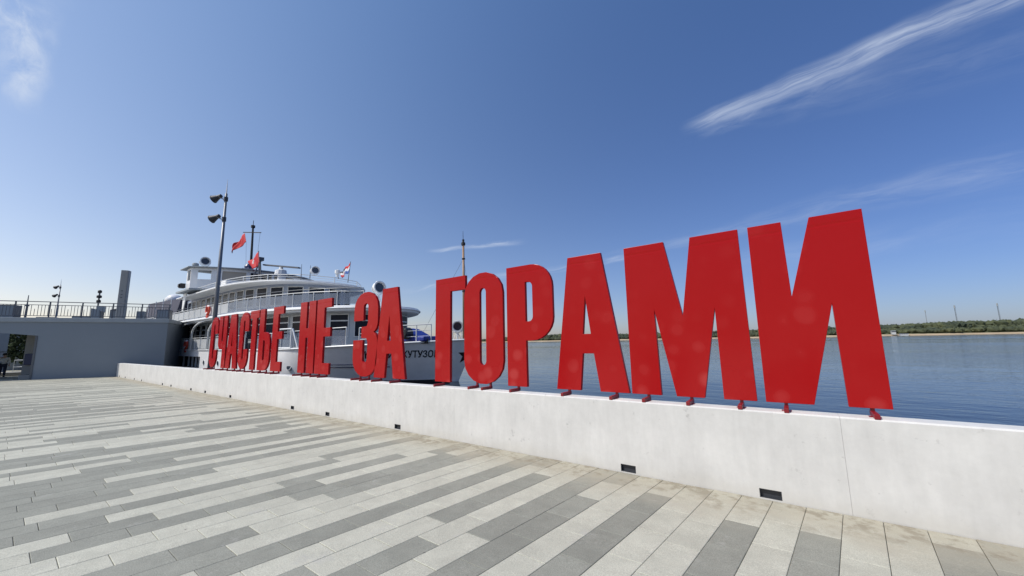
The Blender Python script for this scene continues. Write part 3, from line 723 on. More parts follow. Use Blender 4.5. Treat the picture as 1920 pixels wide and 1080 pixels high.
# lower deck house
def facade(out, inset_name, z0, z1, matw):
    mb = MB(); 
    for (a, b) in zip(out[:-1], out[1:]): mb.quad((a[0], a[1], z0), (b[0], b[1], z0), (b[0], b[1], z1), (a[0], a[1], z1))
    return mb.build(inset_name, matw, ship, fix=True, smooth=False)
def along(out, start, step, count, side=0):
    """points, tangents spaced along a polyline from arc length start"""
    res = []; L = [0]
    for a, b in zip(out[:-1], out[1:]): L.append(L[-1] + math.dist(a, b))
    for i in range(count):
        s_ = start + i * step
        for k in range(len(L) - 1):
            if L[k] <= s_ <= L[k + 1]:
                f = (s_ - L[k]) / (L[k + 1] - L[k]); a, b = out[k], out[k + 1]
                res.append((a[0] + (b[0] - a[0]) * f, a[1] + (b[1] - a[1]) * f, (b[0] - a[0]) / (L[k + 1] - L[k]), (b[1] - a[1]) / (L[k + 1] - L[k]))); break
    return res
def window(parent, p, w, z0, z1, trans=None, fr=.05):
    x, y, tx, ty = p; nx, ny = ty, -tx           # outward
    if (x + 30) * nx * 0 + (y - YC) * ny < -0.01 and abs(ny) > .3: nx, ny = -nx, -ny
    f = MB(); c = Vector((x, y, 0)); T = Vector((tx, ty, 0)); Nn = Vector((nx, ny, 0)); Zv = Vector((0, 0, 1))
    zc, hh = (z0 + z1) / 2, (z1 - z0) / 2
    d = .035
    for sx in (-1, 1): f.obox(c + T * sx * (w / 2 - fr / 2) + Zv * zc, T * fr / 2, Nn * d, Zv * hh)
    for sz in (-1, 1): f.obox(c + Zv * (zc + sz * (hh - fr / 2)), T * (w / 2 - fr), Nn * d, Zv * fr / 2)
    if trans: f.obox(c + Zv * trans, T * (w / 2 - fr), Nn * d, Zv * .035)
    fo = f.build('window', M['winframe'], parent)
    g_ = MB(); g_.obox(c + Zv * zc, T * (w / 2 - fr), Nn * .012, Zv * (hh - fr)); g_.build('pane', M['pane'], fo)
    return fo
DECK2 = 3.86; ROOF2 = 6.08
o1 = outline(-19.9, 10, 4.15, 2.3, XA + 6, 44)
hs1 = facade(o1, 'lower_deckhouse', 1.36, DECK2 - .30, M['house_low'])
tot1 = sum(math.dist(a, b) for a, b in zip(o1[:-1], o1[1:])); straight1 = o1[1][0] - o1[0][0]
s = straight1 - 19.5
while s < straight1 + 19:
    for p in along(o1, s, 1, 1):
        if p[0] > -58: window(hs1, p, 1.12, 2.05, 3.42, trans=3.02)
    s += 1.42
o2 = outline(-27.4, 9, 3.85, 2.5, -46.3, 44)
hs2 = facade(o2, 'upper_deckhouse', DECK2 + .0, ROOF2 - .09, M['house_up_shade'])
straight2 = o2[1][0] - o2[0][0]
s = straight2 - 17.2
while s < straight2 + 17:
    for p in along(o2, s, 1, 1): window(hs2, p, 1.06, 4.45, 5.80, fr=.04)
    s += 1.36
# deck slabs with rounded rims
def rim_slab(name, out, z0, z1, mt, rimw=.0, parent=ship):
    mb = MB(); mb.slab(out, z0, z1); return mb.build(name, mt, parent, bevel=.05)
rim_slab('upper_deck', outline(-18.75, 12.2, 5.2, 2.08, XA + 2, 60), DECK2 - .32, DECK2, M['white'])
rim_slab('upper_deck_rim', outline(-18.63, 12.2, 5.32, 2.08, XA + 2, 60), DECK2 - .20, DECK2 - .10, M['white'])
rf = outline(-26.4, 9, 4.95, 2.5, -45.2, 60)
rim_slab('upper_roof', rf, ROOF2 - .09, ROOF2 + .04, M['white'])
rim_slab('roof_crown', outline(-27.6, 8, 4.1, 2.4, -44.6, 50), ROOF2 + .03, ROOF2 + .17, M['darktarp'])
# curved side brackets under the upper deck
for x in (-34.4, -38.4, -42.4, -46.4, -50.4):
    pts = [(x, 9.06, 1.40), (x, 9.06, 2.7)] + [(x + 2.9 * (1 - math.cos(a)), 9.06, 2.7 + .86 * math.sin(a)) for a in np.linspace(.15, PI / 2, 9)]
    mb = MB(); mb.tube(pts, .075, 8); mb.build('side_arch', M['white'], ship, smooth=True)
# railings
def railing(path, z0, hgt, step=1.45, label=None, panels=True, zf=None):
    L = [0]
    for a, b in zip(path[:-1], path[1:]): L.append(L[-1] + math.dist(a, b))
    n = int(L[-1] / step); zf = zf or (lambda x: z0)
    P = along(path, 0.001, (L[-1] - .002) / n, n + 1)
    top = MB(); top.tube([(p[0], p[1], zf(p[0]) + hgt) for p in P], .028, 6)
    r = top.build('railing', M['winframe'], ship)
    for p in P:
        if p[0] < -56: continue
        mb = MB(); mb.tube([(p[0], p[1], zf(p[0])), (p[0], p[1], zf(p[0]) + hgt)], .03, 6); mb.build('rail_post', M['winframe'], r)
    if panels:
        for a, b in zip(P[:-1], P[1:]):
            if a[0] < -56 and b[0] < -56: continue
            A = Vector((a[0], a[1], 0)); B = Vector((b[0], b[1], 0)); T = (B - A).normalized(); nn = Vector((T.y, -T.x, 0)); Lh = (B - A).length / 2 - .07; C_ = (A + B) / 2; zz = zf(C_.x)
            mb = MB(); mb.obox(C_ + Vector((0, 0, zz + .09 + (hgt - .19) / 2)), T * Lh, nn * .008, Vector((0, 0, (hgt - .19) / 2)))
            mb.build('rail_panel', M['panel_clear'] if C_.x > -31 else M['panel'], r)
    else:
        for q in (.33, .66):
            mb = MB(); mb.tube([(p[0], p[1], zf(p[0]) + hgt * q) for p in P], .014, 5); mb.build('rail_bar', M['winframe'], r)
    return r
up = outline(-18.95, 12.1, 5.08, 2.08, -58, 60); half = len(up) // 2
railing(up[:half - 6], DECK2, .84)
railing([(x, 9.12) for x in (-58, -27.5)], 1.40, .92)
for zz, yy in ((DECK2 + 1.02, None), (2.50, 9.16)):       # dark handrail above the white panels
    P_ = [(x, y, zz) for x, y in up[:half - 6]] if yy is None else [(-58, yy, zz), (-27.5, yy, zz)]
    mb = MB(); mb.tube(P_, .022, 6); mb.build('hand_rail', M['steel'], ship)
# boarding gate with its white frame
gx0, gx1 = -22.3, -21.0
mb = MB(); gy0, gy1 = YC - hull_b(gx0, 1.4) - .04, YC - hull_b(gx1, 1.4) - .04
for (ax, ay, bx_, by, za, zb) in ((gx0, gy0, gx0, gy0, 1.42, 2.5), (gx1, gy1, gx1, gy1, 1.42, 2.5), (gx0, gy0, gx1, gy1, 2.5, 2.5), (gx0, gy0, gx1, gy1, 1.5, 1.5), (gx1 + .1, gy1, gx1 + .55, gy1 + .1, 2.5, 1.5)): mb.tube([(ax, ay, za), (bx_, by, zb)], .045, 6)
mb.build('boarding_gate', M['white'], ship)
for (x_, w_, h_, mt_n) in ((-24.6, .7, .75, 'steel'), (-19.4, .5, .6, 'navy'), (-29.5, .9, .8, 'darktarp'), (-33.5, .8, .7, 'steel')):
    y_ = YC - hull_b(x_, 1.4) + .62; mb = MB(); mb.box(x_ - w_ / 2, x_ + w_ / 2, y_ - .2, y_ + .2, 1.40, 1.40 + h_); mb.build('deck_locker', M[mt_n], ship, bevel=.03)
low = [(x, YC - hull_b(x, zdeck(x)) + .10) for x in np.linspace(-26.0, -17.6, 18)]
railing(low, 1.4, .92, 1.2, zf=zdeck)
bow = [(x, YC - hull_b(x, zdeck(x)) + .12) for x in np.linspace(-17.0, -14.2, 8)]
rbw = railing(bow, 1.4, .85, .7, panels=False, zf=zdeck)
bow2 = [(x, YC + hull_b(x, zdeck(x)) - .12) for x in np.linspace(-19.0, -14.0, 8)]
railing(bow2, 1.4, .85, .7, panels=False, zf=zdeck)
# thin rail on the roof edge
rr = outline(-26.8, 8.8, 4.7, 2.5, -40, 50)
railing(rr[:40], ROOF2, .48, 2.2, panels=False)

# wheelhouse: transverse, bowed front, wings over the ship's sides
def wh_front(y, inset=0.0):
    u = (y - YC) / 5.1; return -40.9 + 2.2 * (1 - u * u) - inset
ysW = list(np.linspace(9.15, 19.25, 21))
WZ0, WZ1 = 6.50, 8.42
mb = MB()
poly = [(wh_front(y), y) for y in ysW] + [(-43.4, 19.25), (-43.4, 9.15)]
# front with the window openings left out
openings = [(9.55, 10.35), (11.0, 12.6), (12.9, 13.5), (13.7, 14.6), (14.8, 15.7), (15.9, 16.8), (17.2, 18.6)]
cuts = sorted(set([9.15, 19.25] + [q for o_ in openings for q in o_] + list(np.linspace(10.35, 18.6, 7))))
for a, b in zip(cuts[:-1], cuts[1:]):
    mid = (a + b) / 2; op = any(o_[0] < mid < o_[1] for o_ in openings)
    pa, pb = (wh_front(a), a), (wh_front(b), b)
    for z0, z1 in ((WZ0, 7.42), (7.42, 8.20), (8.20, WZ1)):
        if op and z0 == 7.42: continue
        mb.quad((*pa, z0), (*pb, z0), (*pb, z1), (*pa, z1)); mb.quad((pa[0] - .12, a, z0), (pa[0] - .12, a, z1), (pb[0] - .12, b, z1), (pb[0] - .12, b, z0))
    if op:
        for z0 in (7.42, 8.20): mb.quad((*pa, z0), (*pb, z0), (pb[0] - .12, b, z0), (pa[0] - .12, a, z0))
for o_ in openings:
    for q in o_: mb.quad((wh_front(q), q, 7.42), (wh_front(q), q, 8.20), (wh_front(q) - .12, q, 8.20), (wh_front(q) - .12, q, 7.42))
x9 = wh_front(9.15)
mb.quad((x9, 9.15, WZ0), (-42.0, 9.15, WZ0), (-42.0, 9.15, WZ1), (x9, 9.15, WZ1)); mb.quad((x9, 19.25, WZ0), (-42.6, 19.25, WZ0), (-42.6, 19.25, WZ1), (x9, 19.25, WZ1))
mb.quad((-42.0, 9.15, WZ0), (-42.0, 10.3, WZ0), (-42.0, 10.3, 7.42), (-42.0, 9.15, 7.42))
mb.quad((-42.6, 11.2, WZ0), (-42.6, 19.25, WZ0), (-42.6, 19.25, WZ1), (-42.6, 11.2, WZ1))
wh = mb.build('wheelhouse', M['white'], ship)
mb = MB(); rp = [(wh_front(y) + .35, y) for y in np.linspace(8.9, 19.5, 21)] + [(-43.2, 19.5), (-43.2, 8.9)]; mb.slab(rp, WZ1, WZ1 + .10); mb.build('wheelhouse_roof', M['cornice'], ship, bevel=.03)
for a, b in openings[1:]:
    mid = (a + b) / 2; pa, pb = Vector((wh_front(a) - .06, a, 7.81)), Vector((wh_front(b) - .06, b, 7.81)); T = (pb - pa) / 2
    g_ = MB(); g_.obox((pa + pb) / 2, T, Vector((.01, 0, 0)), Vector((0, 0, .385))); g_.build('pane', M['beige'] if a == 11.0 else M['pane'], wh)
g_ = MB(); g_.box(-41.6, -41.0, 9.12, 9.148, 7.35, 8.2); g_.build('side_window', M['pane'], wh)
mb = MB(); mb.slab([(-39.6, 8.85), (-38.2, 11.5), (-38.0, 14.2), (-38.2, 17), (-39.6, 19.6), (-43.6, 19.6), (-43.6, 8.85)], 6.36, 6.50); mb.build('bridge_deck', M['cornice'], ship)
mb = MB(); mb.slab([(-39.3, 10.3), (-38.6, 12.5), (-38.6, 16), (-39.3, 18.1), (-46.2, 18.1), (-46.2, 10.3)], ROOF2, 6.36); mb.build('bridge_base', M['white'], ship)
mb = MB(); mb.quad((-43.2, 9.3, 6.36), (-42.2, 9.3, 6.36), (-42.9, 9.3, 4.8), (-43.2, 9.3, 4.8)); mb.quad((-43.2, 9.36, 6.36), (-42.2, 9.36, 6.36), (-42.9, 9.36, 4.8), (-43.2, 9.36, 4.8)); mb.quad((-42.2, 9.3, 6.36), (-42.2, 9.36, 6.36), (-42.9, 9.36, 4.8), (-42.9, 9.3, 4.8))
mb.build('wing_strut', M['white'], ship)
mb = MB(); mb.box(-42.6, -42.05, 8.78, 9.14, 6.75, 7.15); mb.box(-42.5, -42.15, 8.70, 8.78, 6.82, 7.08); mb.build('side_light', M['black'], ship, bevel=.02)
# aft awning, dome
mb = MB(); mb.hexa([(-60, 9.6, 4.6), (-46.5, 9.6, 4.6), (-46.5, 18.8, 4.6), (-60, 18.8, 4.6)], [(-60, 9.9, 6.7), (-46.5, 9.9, 6.3), (-46.5, 18.4, 6.3), (-60, 18.4, 6.7)]); mb.build('aft_awning', M['darktarp'], ship)
for x in (-47, -50, -53, -56): 
    mb = MB(); mb.tube([(x, 9.3, DECK2), (x, 9.3, 6.4)], .035, 6); mb.build('awning_post', M['white'], ship)
mb = MB(); mb.lathe((-57, 11.5, 6.5), (0, 0, 1), [(0, .4), (.15, .6), (.45, .8), (.75, .78), (1.05, .55), (1.2, .2), (1.22, .02)], 16); mb.build('satellite_dome', M['paleglass'], ship, smooth=True)
# searchlights
def searchlight(c, r, aim, foot, legs=True):
    c = Vector(c); aim = Vector(aim).normalized()
    mb = MB(); mb.lathe(c - aim * r * .9, aim, [(0, r * .35), (.08 * r, r * .6), (.35 * r, r * .85), (.7 * r, r), (1.5 * r, r * 1.02), (1.55 * r, r * 1.1), (1.7 * r, r * 1.1), (1.7 * r, r * .9), (1.3 * r, r * .86)], 24)
    o_ = mb.build('searchlight', M['white'], ship, smooth=False)
    mb = MB(); mb.lathe(c + aim * r * .41, aim, [(0, r * .78), (.10 * r, r * .74)], 24); mb.build('lens', M['glass_lens'], o_)
    mb = MB(); mb.lathe(c + Vector((0, 0, r * .9)), (0, 0, 1), [(0, r * .45), (r * .2, r * .42), (r * .26, r * .2)], 12); mb.build('vent_cap', M['white'], o_)
    side = aim.cross(Vector((0, 0, 1))).normalized()
    mb = MB(); pts = [c + side * r * 1.15 * math.cos(a) + Vector((0, 0, -r * 1.25 * math.sin(a))) for a in np.linspace(0, PI, 11)]; mb.tube(pts, r * .09, 6)
    zb = foot - (c.z - r * 1.25)
    mb.tube([c + Vector((0, 0, -r * 1.2)), Vector((c.x, c.y, foot))], r * .18, 8)
    if legs:
        for s_ in (-1, 1): mb.tube([c + side * s_ * r * .15 + Vector((0, 0, -r * 1.35)), Vector((c.x, c.y, foot)) + side * s_ * r * .9], r * .07, 6)
    mb.build('yoke', M['white'], o_)
    return o_
to_cam = lambda p, dx=0, dy=0: (CP.x - p[0] + dx, CP.y - p[1] + dy, -0.5)
searchlight((-21.15, YC, 5.22), .37, (1.28, -.20, .05), DECK2 + .1)
searchlight((-14.0, YC, 2.46), .27, (.80, -.75, -.02), zdeck(-14.0))
searchlight((-40.7, 10.0, 9.05), .34, (1.3, -.2, .10), WZ1 + .1, legs=False)
searchlight((-25.1, 12.0, 6.55), .25, (1.3, -.2, 0), ROOF2 + .1, legs=False)
mb = MB(); mb.lathe((-42.6, 9.8, WZ1 + .1), (0, 0, 1), [(0, .28), (.25, .28), (.26, .2), (.42, .2), (.43, .26), (.6, .22), (.66, .08)], 12); mb.build('signal_lamp', M['cornice'], ship)
mb = MB(); mb.lathe((-41.0, 13.4, WZ1 + .1), (0, 0, 1), [(0, .2), (.2, .2), (.28, .32), (.65, .34), (.85, .22), (.92, .05)], 12); mb.box(-40.95, -40.4, 13.2, 13.5, WZ1 + .45, WZ1 + .62); mb.build('fog_horn', M['navy'], ship)
mb = MB(); mb.box(-35.6, -34.5, 9.85, 10.3, ROOF2 + .0, ROOF2 + .62); mb.build('ac_unit', M['white'], ship, bevel=.04)
mb = MB(); mb.box(-47.8, -46.4, 14.6, 16.2, WZ1 + .0, WZ1 + 1.5); mb.box(-45.6, -45.0, 14.6, 15.4, WZ1, WZ1 + .9); mb.build('mast_housing', M['steel'], ship)
# radar
mb = MB(); mb.lathe((-32.8, 13, ROOF2 + .1), (0, 0, 1), [(0, .5), (.3, .45), (.5, .25), (1.1, .2), (1.15, .45), (1.5, .40), (1.6, .15), (1.85, .12)], 12); ra = mb.build('radar', M['white'], ship)
mb = MB(); mb.obox((-32.8, 13, 8.02), Vector((1.95, .55, -.30)), Vector((-.05, .12, 0)), Vector((0, 0, .055))); mb.build('scanner_bar', M['steel'], ra)
# tripods and whips
mb = MB()
for d in ((.5, 0), (-.5, .2), (0, -.5)): mb.tube([(-37.2, 13, 9.2), (-37.2 + d[0], 13 + d[1], 7.3)], .06, 6)
mb.box(-37.5, -36.9, 12.8, 13.2, 9.1, 9.4); mb.build('aerial_tripod', M['steel'], ship)
for (x, y, z0, z1) in ((-27.0, 12, ROOF2, 7.25), (-25.7, 12, ROOF2, 6.98), (-23.9, 13, ROOF2 - .1, 6.5)):
    mb = MB(); mb.tube([(x, y, z0), (x, y, z1)], .028, 6, r2=.012); mb.build('whip_aerial', M['steel'], ship)
mb = MB(); mb.lathe((-23.3, 12.6, 6.0), (0, 0, 1), [(0, .10), (.2, .10), (.21, .17), (.42, .17), (.46, .05)], 10); mb.build('deck_lamp', M['white'], ship)
# main mast with yard and stays
mm = MB(); mm.tube([(-48.2, 16, WZ1), (-48.6, 16, 15.3)], .16, 8, r2=.10); mm.tube([(-48.6, 16, 15.3), (-48.6, 16, 16.0)], .03, 6)
mm.lathe((-48.6, 16, 15.1), (0, 0, 1), [(0, .12), (.05, .22), (.3, .22), (.35, .1)], 8)
mo = mm.build('main_mast', M['black'], ship)
mb = MB(); mb.tube([(-51.5, 16, 15.15), (-46.2, 16, 14.1)], .055, 6); mb.build('yard', M['black'], mo)
mb = MB(); mb.tube([(-50.3, 16, 13.7), (-49.4, 16, WZ1)], .012, 4); mb.tube([(-46.4, 16, 14.1), (-47, 16, WZ1)], .012, 4); mb.build('halyard', M['steel'], mo)
# foremast
fm = MB(); fm.tube([(-13.5, YC, 1.7), (-13.58, YC, 6.95)], .085, 10, r2=.055); fo = fm.build('foremast', M['ochre'], ship, smooth=True)
mb = MB(); mb.tube([(-13.58, YC, 6.9), (-13.6, YC, 7.55)], .018, 6, r2=.008); mb.lathe((-13.58, YC, 6.75), (0, 0, 1), [(0, .06), (.03, .11), (.16, .11), (.2, .06), (.3, .05), (.31, .08), (.36, .02)], 10); mb.lathe((-13.56, YC, 6.0), (0, 0, 1), [(0, .09), (.06, .09)], 10); mb.lathe((-13.54, YC, 4.25), (0, 0, 1), [(0, .09), (.07, .09)], 10); mb.build('masthead_light', M['black'], fo)
for e in ((-15.6, YC - 1.2, 1.8), (-15.2, YC + 2.0, 1.8), (-12.75, YC, 2.0)):
    mb = MB(); mb.tube([(-13.55, YC, 6.05), e], .007, 4); mb.build('stay', M['steel'], fo)
# foredeck winch under a blue cover, bollards
wn = MB()
wn.box(-16.6, -14.2, 12.1, 13.6, 1.70, 1.96); wn.hexa([(-16.5, 12.2, 1.95), (-15.0, 12.2, 1.95), (-15.0, 13.4, 1.95), (-16.5, 13.4, 1.95)], [(-16.2, 12.5, 2.42), (-15.7, 12.5, 2.36), (-15.7, 13.1, 2.36), (-16.2, 13.1, 2.42)])
wn.build('covered_winch', M['blue'], ship, bevel=.08)
mb = MB(); mb.lathe((-15.4, 12.2, 2.12), (.2, -1, 0), [(0, .24), (.05, .30), (.5, .30), (.55, .24)], 14); mb.build('winch_drum', M['black'], ship)
for x in (-17.9, -13.9):
    y = YC - hull_b(x, zdeck(x)) + .3; mb = MB(); mb.lathe((x, y, zdeck(x) - .02), (0, 0, 1), [(0, .08), (.2, .08), (.21, .12), (.26, .12)], 10); mb.build('bollard', M['white'], ship)
# fairlead on the bow
x = -13.75; y = YC - hull_b(x, 1.55)
# ship's name and star, mapped onto the hull side
def hull_pt(x, z, off=.012):
    y = YC - hull_b(x, z); e = .05
    dy = -(hull_b(x + e, z) - hull_b(x - e, z)) / (2 * e); n = Vector((dy, -1, 0)).normalized()
    return Vector((x, y, z)) + n * off
def x_at(s0, s):              # walk along the hull side at z=1.1 from x=s0 by length s
    x = s0; d = 0; st = .02 if s > 0 else -.02
    while abs(d) < abs(s):
        x2 = x + st; d += math.hypot(st, hull_b(x2, 1.1) - hull_b(x, 1.1)) * (1 if s > 0 else -1); x = x2
        if x > -12.9: break
    return x
def hull_text(txt, xs, z, size, name, sx=1.0):
    cu = bpy.data.curves.new(name, 'FONT'); cu.body = txt; cu.size = size; cu.offset = .012; cu.resolution_u = 3
    to = bpy.data.objects.new('tmp_text', cu); COL.objects.link(to); bpy.context.view_layer.update()
    me = bpy.data.meshes.new_from_object(to.evaluated_get(bpy.context.evaluated_depsgraph_get()))
    bpy.data.objects.remove(to); me.name = name
    bm = bmesh.new(); bm.from_mesh(me); bmesh.ops.triangulate(bm, faces=bm.faces)
    lut = {}
    for v in bm.verts:
        k = round(v.co.x * sx, 2)
        if k not in lut: lut[k] = x_at(xs, k) if k else xs
        p = hull_pt(lut[k] + v.co.y * .48, z + v.co.y * 1.0); v.co = p - ship.location
    bm.to_mesh(me); bm.free(); me.materials.append(M['black'])
    o_ = bpy.data.objects.new(name, me); COL.objects.link(o_); o_.parent = hull; return o_
NAME_X, NAME_Z = -17.02, .93
hull_text('МИХАИЛ КУТУЗОВ', NAME_X, NAME_Z, .46, 'ship_name', .84)
st = MB(); cx, cz = -13.22, .98; pts = []
for k in range(10):
    r_ = .46 if k % 2 == 0 else .19; a = PI / 2 + k * PI / 5; s_ = r_ * math.cos(a)
    pts.append(hull_pt(min((x_at(cx, s_) if abs(s_) > .02 else cx) + .45 * r_ * math.sin(a), -12.76), cz + r_ * math.sin(a), .014))
c_ = hull_pt(cx, cz, .02)
for k in range(10): st.quad(c_, pts[k], pts[(k + 1) % 10])
st.build('star_emblem', M['black'], hull, fix=False)
mb = MB(); q = hull_pt(-14.35, 1.72, .0); mb.obox(q, Vector((.16, .08, 0)), Vector((.02, -.05, 0)), Vector((0, 0, .12))); mb.build('fairlead', M['black'], hull, bevel=.03)

# life buoys and flags: hang on the ship, their own things
def torus(mb, c, axis, R, r, n=20, m_=8):
    c = Vector(c); d = Vector(axis).normalized(); a = d.orthogonal().normalized(); b_ = d.cross(a); base = len(mb.v)
    for i in range(n):
        t = 2 * PI * i / n; e = a * math.cos(t) + b_ * math.sin(t)
        for j in range(m_):
            p = 2 * PI * j / m_; mb.v.append(tuple(c + e * (R + r * math.cos(p)) + d * r * math.sin(p)))
    for i in range(n):
        for j in range(m_):
            A = base + i * m_ + j; B = base + i * m_ + (j + 1) % m_; C_ = base + ((i + 1) % n) * m_ + (j + 1) % m_; D = base + ((i + 1) % n) * m_ + j
            mb.f.append((A, B, C_, D)); mb.m.append(1 if (i // 2) % 5 == 4 else 0)
for (c, lab) in (((-34.75, 8.98, 4.35), 'red and white life buoy on the upper ship railing beside the lamp pole'), ((-39.4, 8.98, 1.84), 'red and white life buoy on the lower ship railing left of the lamp pole')):
    mb = MB(); torus(mb, c, (0, 1, 0), .30, .085); o_ = mb.build('life_buoy', [M['orange'], M['flagwhite']], origin=c, smooth=True); tag(o_, lab, 'life buoy', 'life buoys on the ship railings')
    mb = MB(); mb.box(c[0] - .17, c[0] + .17, c[1] - .05, c[1] + .05, c[2] - .62, c[2] - .36)
    ob = mb.build('buoy_light', M['orange'], None, origin=c); ob.parent = o_; ob.location = (0, 0, 0)
def flag(name, top, bottom, tip_top, tip_bot, stripes, lab, nx=14, ny=9, amp=.10, fold=None):
    """a cloth sheet hanging from a hoist edge, blown to its fly edge, with ripples"""
    top, bottom, tt, tb = map(Vector, (top, bottom, tip_top, tip_bot)); base = (top + bottom) / 2
    out = ((tt - top).cross(bottom - top)).normalized()
    mb = MB(); V = []
    for i in range(nx + 1):
        u = i / nx
        for j in range(ny + 1):
            v = j / ny; p = (top * (1 - u) + tt * u) * (1 - v) + (bottom * (1 - u) + tb * u) * v
            p = p + out * amp * u ** .6 * (math.sin(u * 8 + v * 2.2) + .4 * math.sin(u * 15 - v * 5)) + Vector((0, 0, -.05)) * math.sin(u * PI) * (1 + math.sin(5 * u))
            V.append(p)
    mb.v = [tuple(p) for p in V]
    for i in range(nx):
        for j in range(ny):
            a = i * (ny + 1) + j; mb.f.append((a, a + 1, a + ny + 2, a + ny + 1)); mb.m.append(min(len(stripes) - 1, int(j / ny * len(stripes))))
    o_ = mb.build('flag', stripes, origin=base, smooth=True, fix=False); so = o_.modifiers.new('thick', 'SOLIDIFY'); so.thickness = .015
    tag(o_, lab, 'flag', 'flags flying on the ship'); return o_, out
flag('flag', (-51.0, 16, 14.95), (-50.3, 16, 13.75), (-53.2, 15.8, 13.95), (-54.5, 15.8, 13.0), [M['flagred']], 'red pennant hanging from the yard of the black main mast', amp=.18)
fb, n_ = flag('flag', (-34.80, 12, 9.38), (-34.45, 12, 8.42), (-36.9, 12.1, 8.85), (-36.0, 12.1, 7.95), [M['flagred']], 'square red flag with a white emblem on a thin staff above the wheelhouse roof', amp=.10)
em = MB()   # white emblem on the red flag: a small animal-like blot with a book and cross shape
ce = Vector((-35.35, 11.86, 8.58))
for (dx, dz, a, b) in ((0, 0, .16, .10), (.12, .05, .07, .07), (-.10, -.12, .045, .08), (.08, -.13, .04, .08), (-.02, .15, .07, .05), (-.02, .24, .02, .05)):
    em.lathe(ce + Vector((dx, 0, dz)), (0, -1, 0), [(0, (a + b) / 2), (.02, (a + b) / 2)], 10)
ob = em.build('emblem', M['flagwhite'], None, origin=fb.location); ob.parent = fb; ob.location = (0, 0, 0)
mb = MB(); mb.tube([(-34.82, 12, 9.45), (-34.2, 12, 6.2)], .03, 6, r2=.04); mb.build('flagstaff', M['steel'], ship)
mb = MB(); mb.tube([(-24.55, YC, 7.45), (-24.8, YC, 5.95)], .02, 6, r2=.028); mb.build('flagstaff', M['steel'], ship)
flag('flag', (-24.56, YC, 7.38), (-24.68, YC, 6.72), (-25.15, YC, 7.12), (-25.2, YC, 6.62), [M['flagred'], M['flagwhite'], M['flagblue']], 'red, white and blue striped flag on the front edge of the ship roof', amp=.04)
flag('flag', (-25.2, YC, 7.08), (-25.3, YC, 6.62), (-26.1, YC + .1, 6.86), (-25.75, YC + .1, 6.42), [M['flagblack'], M['flagwhite'], M['flagred']], 'crumpled dark, white and red flag flying from the same staff as the striped one', amp=.08)

# ------------------------------------------------------------------ lamp poles
def lamp_pole(x, y, z0, H, lab, s=1.0):
    
    r = thing('lamp_pole', lab, 'lamp post', (x, y, z0), 'tall twin-floodlight poles')
    mb = MB(); mb.tube([(x, y, z0), (x, y, z0 + H - .75 * s)], .115 * s, 12, r2=.05 * s); mb.build('pole', M['galv'], r, smooth=True)
    mb = MB(); mb.lathe((x, y, z0), (0, 0, 1), [(0, .22 * s), (.03, .22 * s), (.031, .15 * s), (.2, .13 * s)], 14); mb.build('base_plate', M['galv'], r)
    mb = MB(); mb.tube([(x, y, z0 + H - .76 * s), (x, y, z0 + H)], .03 * s, 8, r2=.004); mb.build('lightning_rod', M['flagwhite'], r)
    for k, zz in enumerate((z0 + H - .98 * s, z0 + H - 1.98 * s)):
        d = Vector((-.76, -.54, -.42)).normalized(); side = Vector((.58, -.81, 0))
        c = Vector((x, y, zz)) + Vector((-.40 * s * .64, -.28 * s * .64, .16 * s * .64))
        mb = MB(); mb.lathe(c - d * .16 * s * .64, d, [(0, .09 * s * .64), (.03 * s * .64, .14 * s * .64), (.24 * s * .64, .15 * s * .64), (.28 * s * .64, .16 * s * .64), (.62 * s * .64, .28 * s * .64), (.65 * s * .64, .30 * s * .64), (.70 * s * .64, .30 * s * .64), (.70 * s * .64, .275 * s * .64), (.64 * s * .64, .25 * s * .64)], 20)
        hd = mb.build('floodlight', M['lampdark'], r)
        mb = MB(); mb.lathe(c + d * .485 * s * .64, d, [(0, .245 * s * .64), (.02 * s * .64, .24 * s * .64)], 18); mb.build('lens', M['glass_lens'], hd)
        mb = MB()
        for sg in (-1, 1): mb.tube([Vector((x, y, zz - .05 * s * .64)), Vector((x, y, zz - .04 * s * .64)) + d * .16 * s * .64 + side * sg * .15 * s * .64, c + side * sg * .17 * s * .64 + d * .05 * s * .64], .02 * s * .64, 6)
        mb.lathe((x, y, zz - .14 * s), (0, 0, 1), [(0, .085 * s), (.2 * s, .085 * s)], 12)
        mb.build('bracket', M['lampdark'], hd)
    return r
lamp_pole(-21.15, 5.75, -.28, 9.95, 'tall grey pole with two floodlights behind the white wall at the first letter')
lamp_pole(-82.0, 4.3, -.9, 12.4, 'small distant pole with two floodlights beyond the grey building roof', 1.2)

# ------------------------------------------------------------------ grey building with the passage (left)
th = math.radians(23.0628903621589); D2 = Vector((math.sin(th), math.cos(th), 0)); NB = Vector((-D2.y, D2.x, 0)); A0 = Vector((-38.2, 5.1, 0))   # NB points away from the plaza
bl = thing('concrete_building', 'low grey rendered building with a wide doorway at the end of the promenade', 'building', (-38.2, 5.1, -.31))
def BP(s, o, z): p = A0 + D2 * s + NB * o; return (p.x, p.y, z)
def bbox(mb, s0, s1, o0, o1, z0, z1, mi=0):
    mb.hexa([BP(s0, o1, z0), BP(s0, o0, z0), BP(s1, o0, z0), BP(s1, o1, z0)][::-1] if False else [BP(s0, o0, z0), BP(s1, o0, z0), BP(s1, o1, z0), BP(s0, o1, z0)], [BP(s0, o0, z1), BP(s1, o0, z1), BP(s1, o1, z1), BP(s0, o1, z1)], mi)
S_END, S_DOOR, S_LEFT, BH = 2.42, -3.95, -26.0, 3.45
mb = MB(); bbox(mb, S_DOOR, S_END, 0, 7.0, -1.4, BH); mb.build('wall', M['render_'], bl)
mb = MB()   # part left of the opening (outside the frame) and the sloping lintel above it
bbox(mb, S_LEFT, -11.5, 0, 7.0, -1.4, BH)
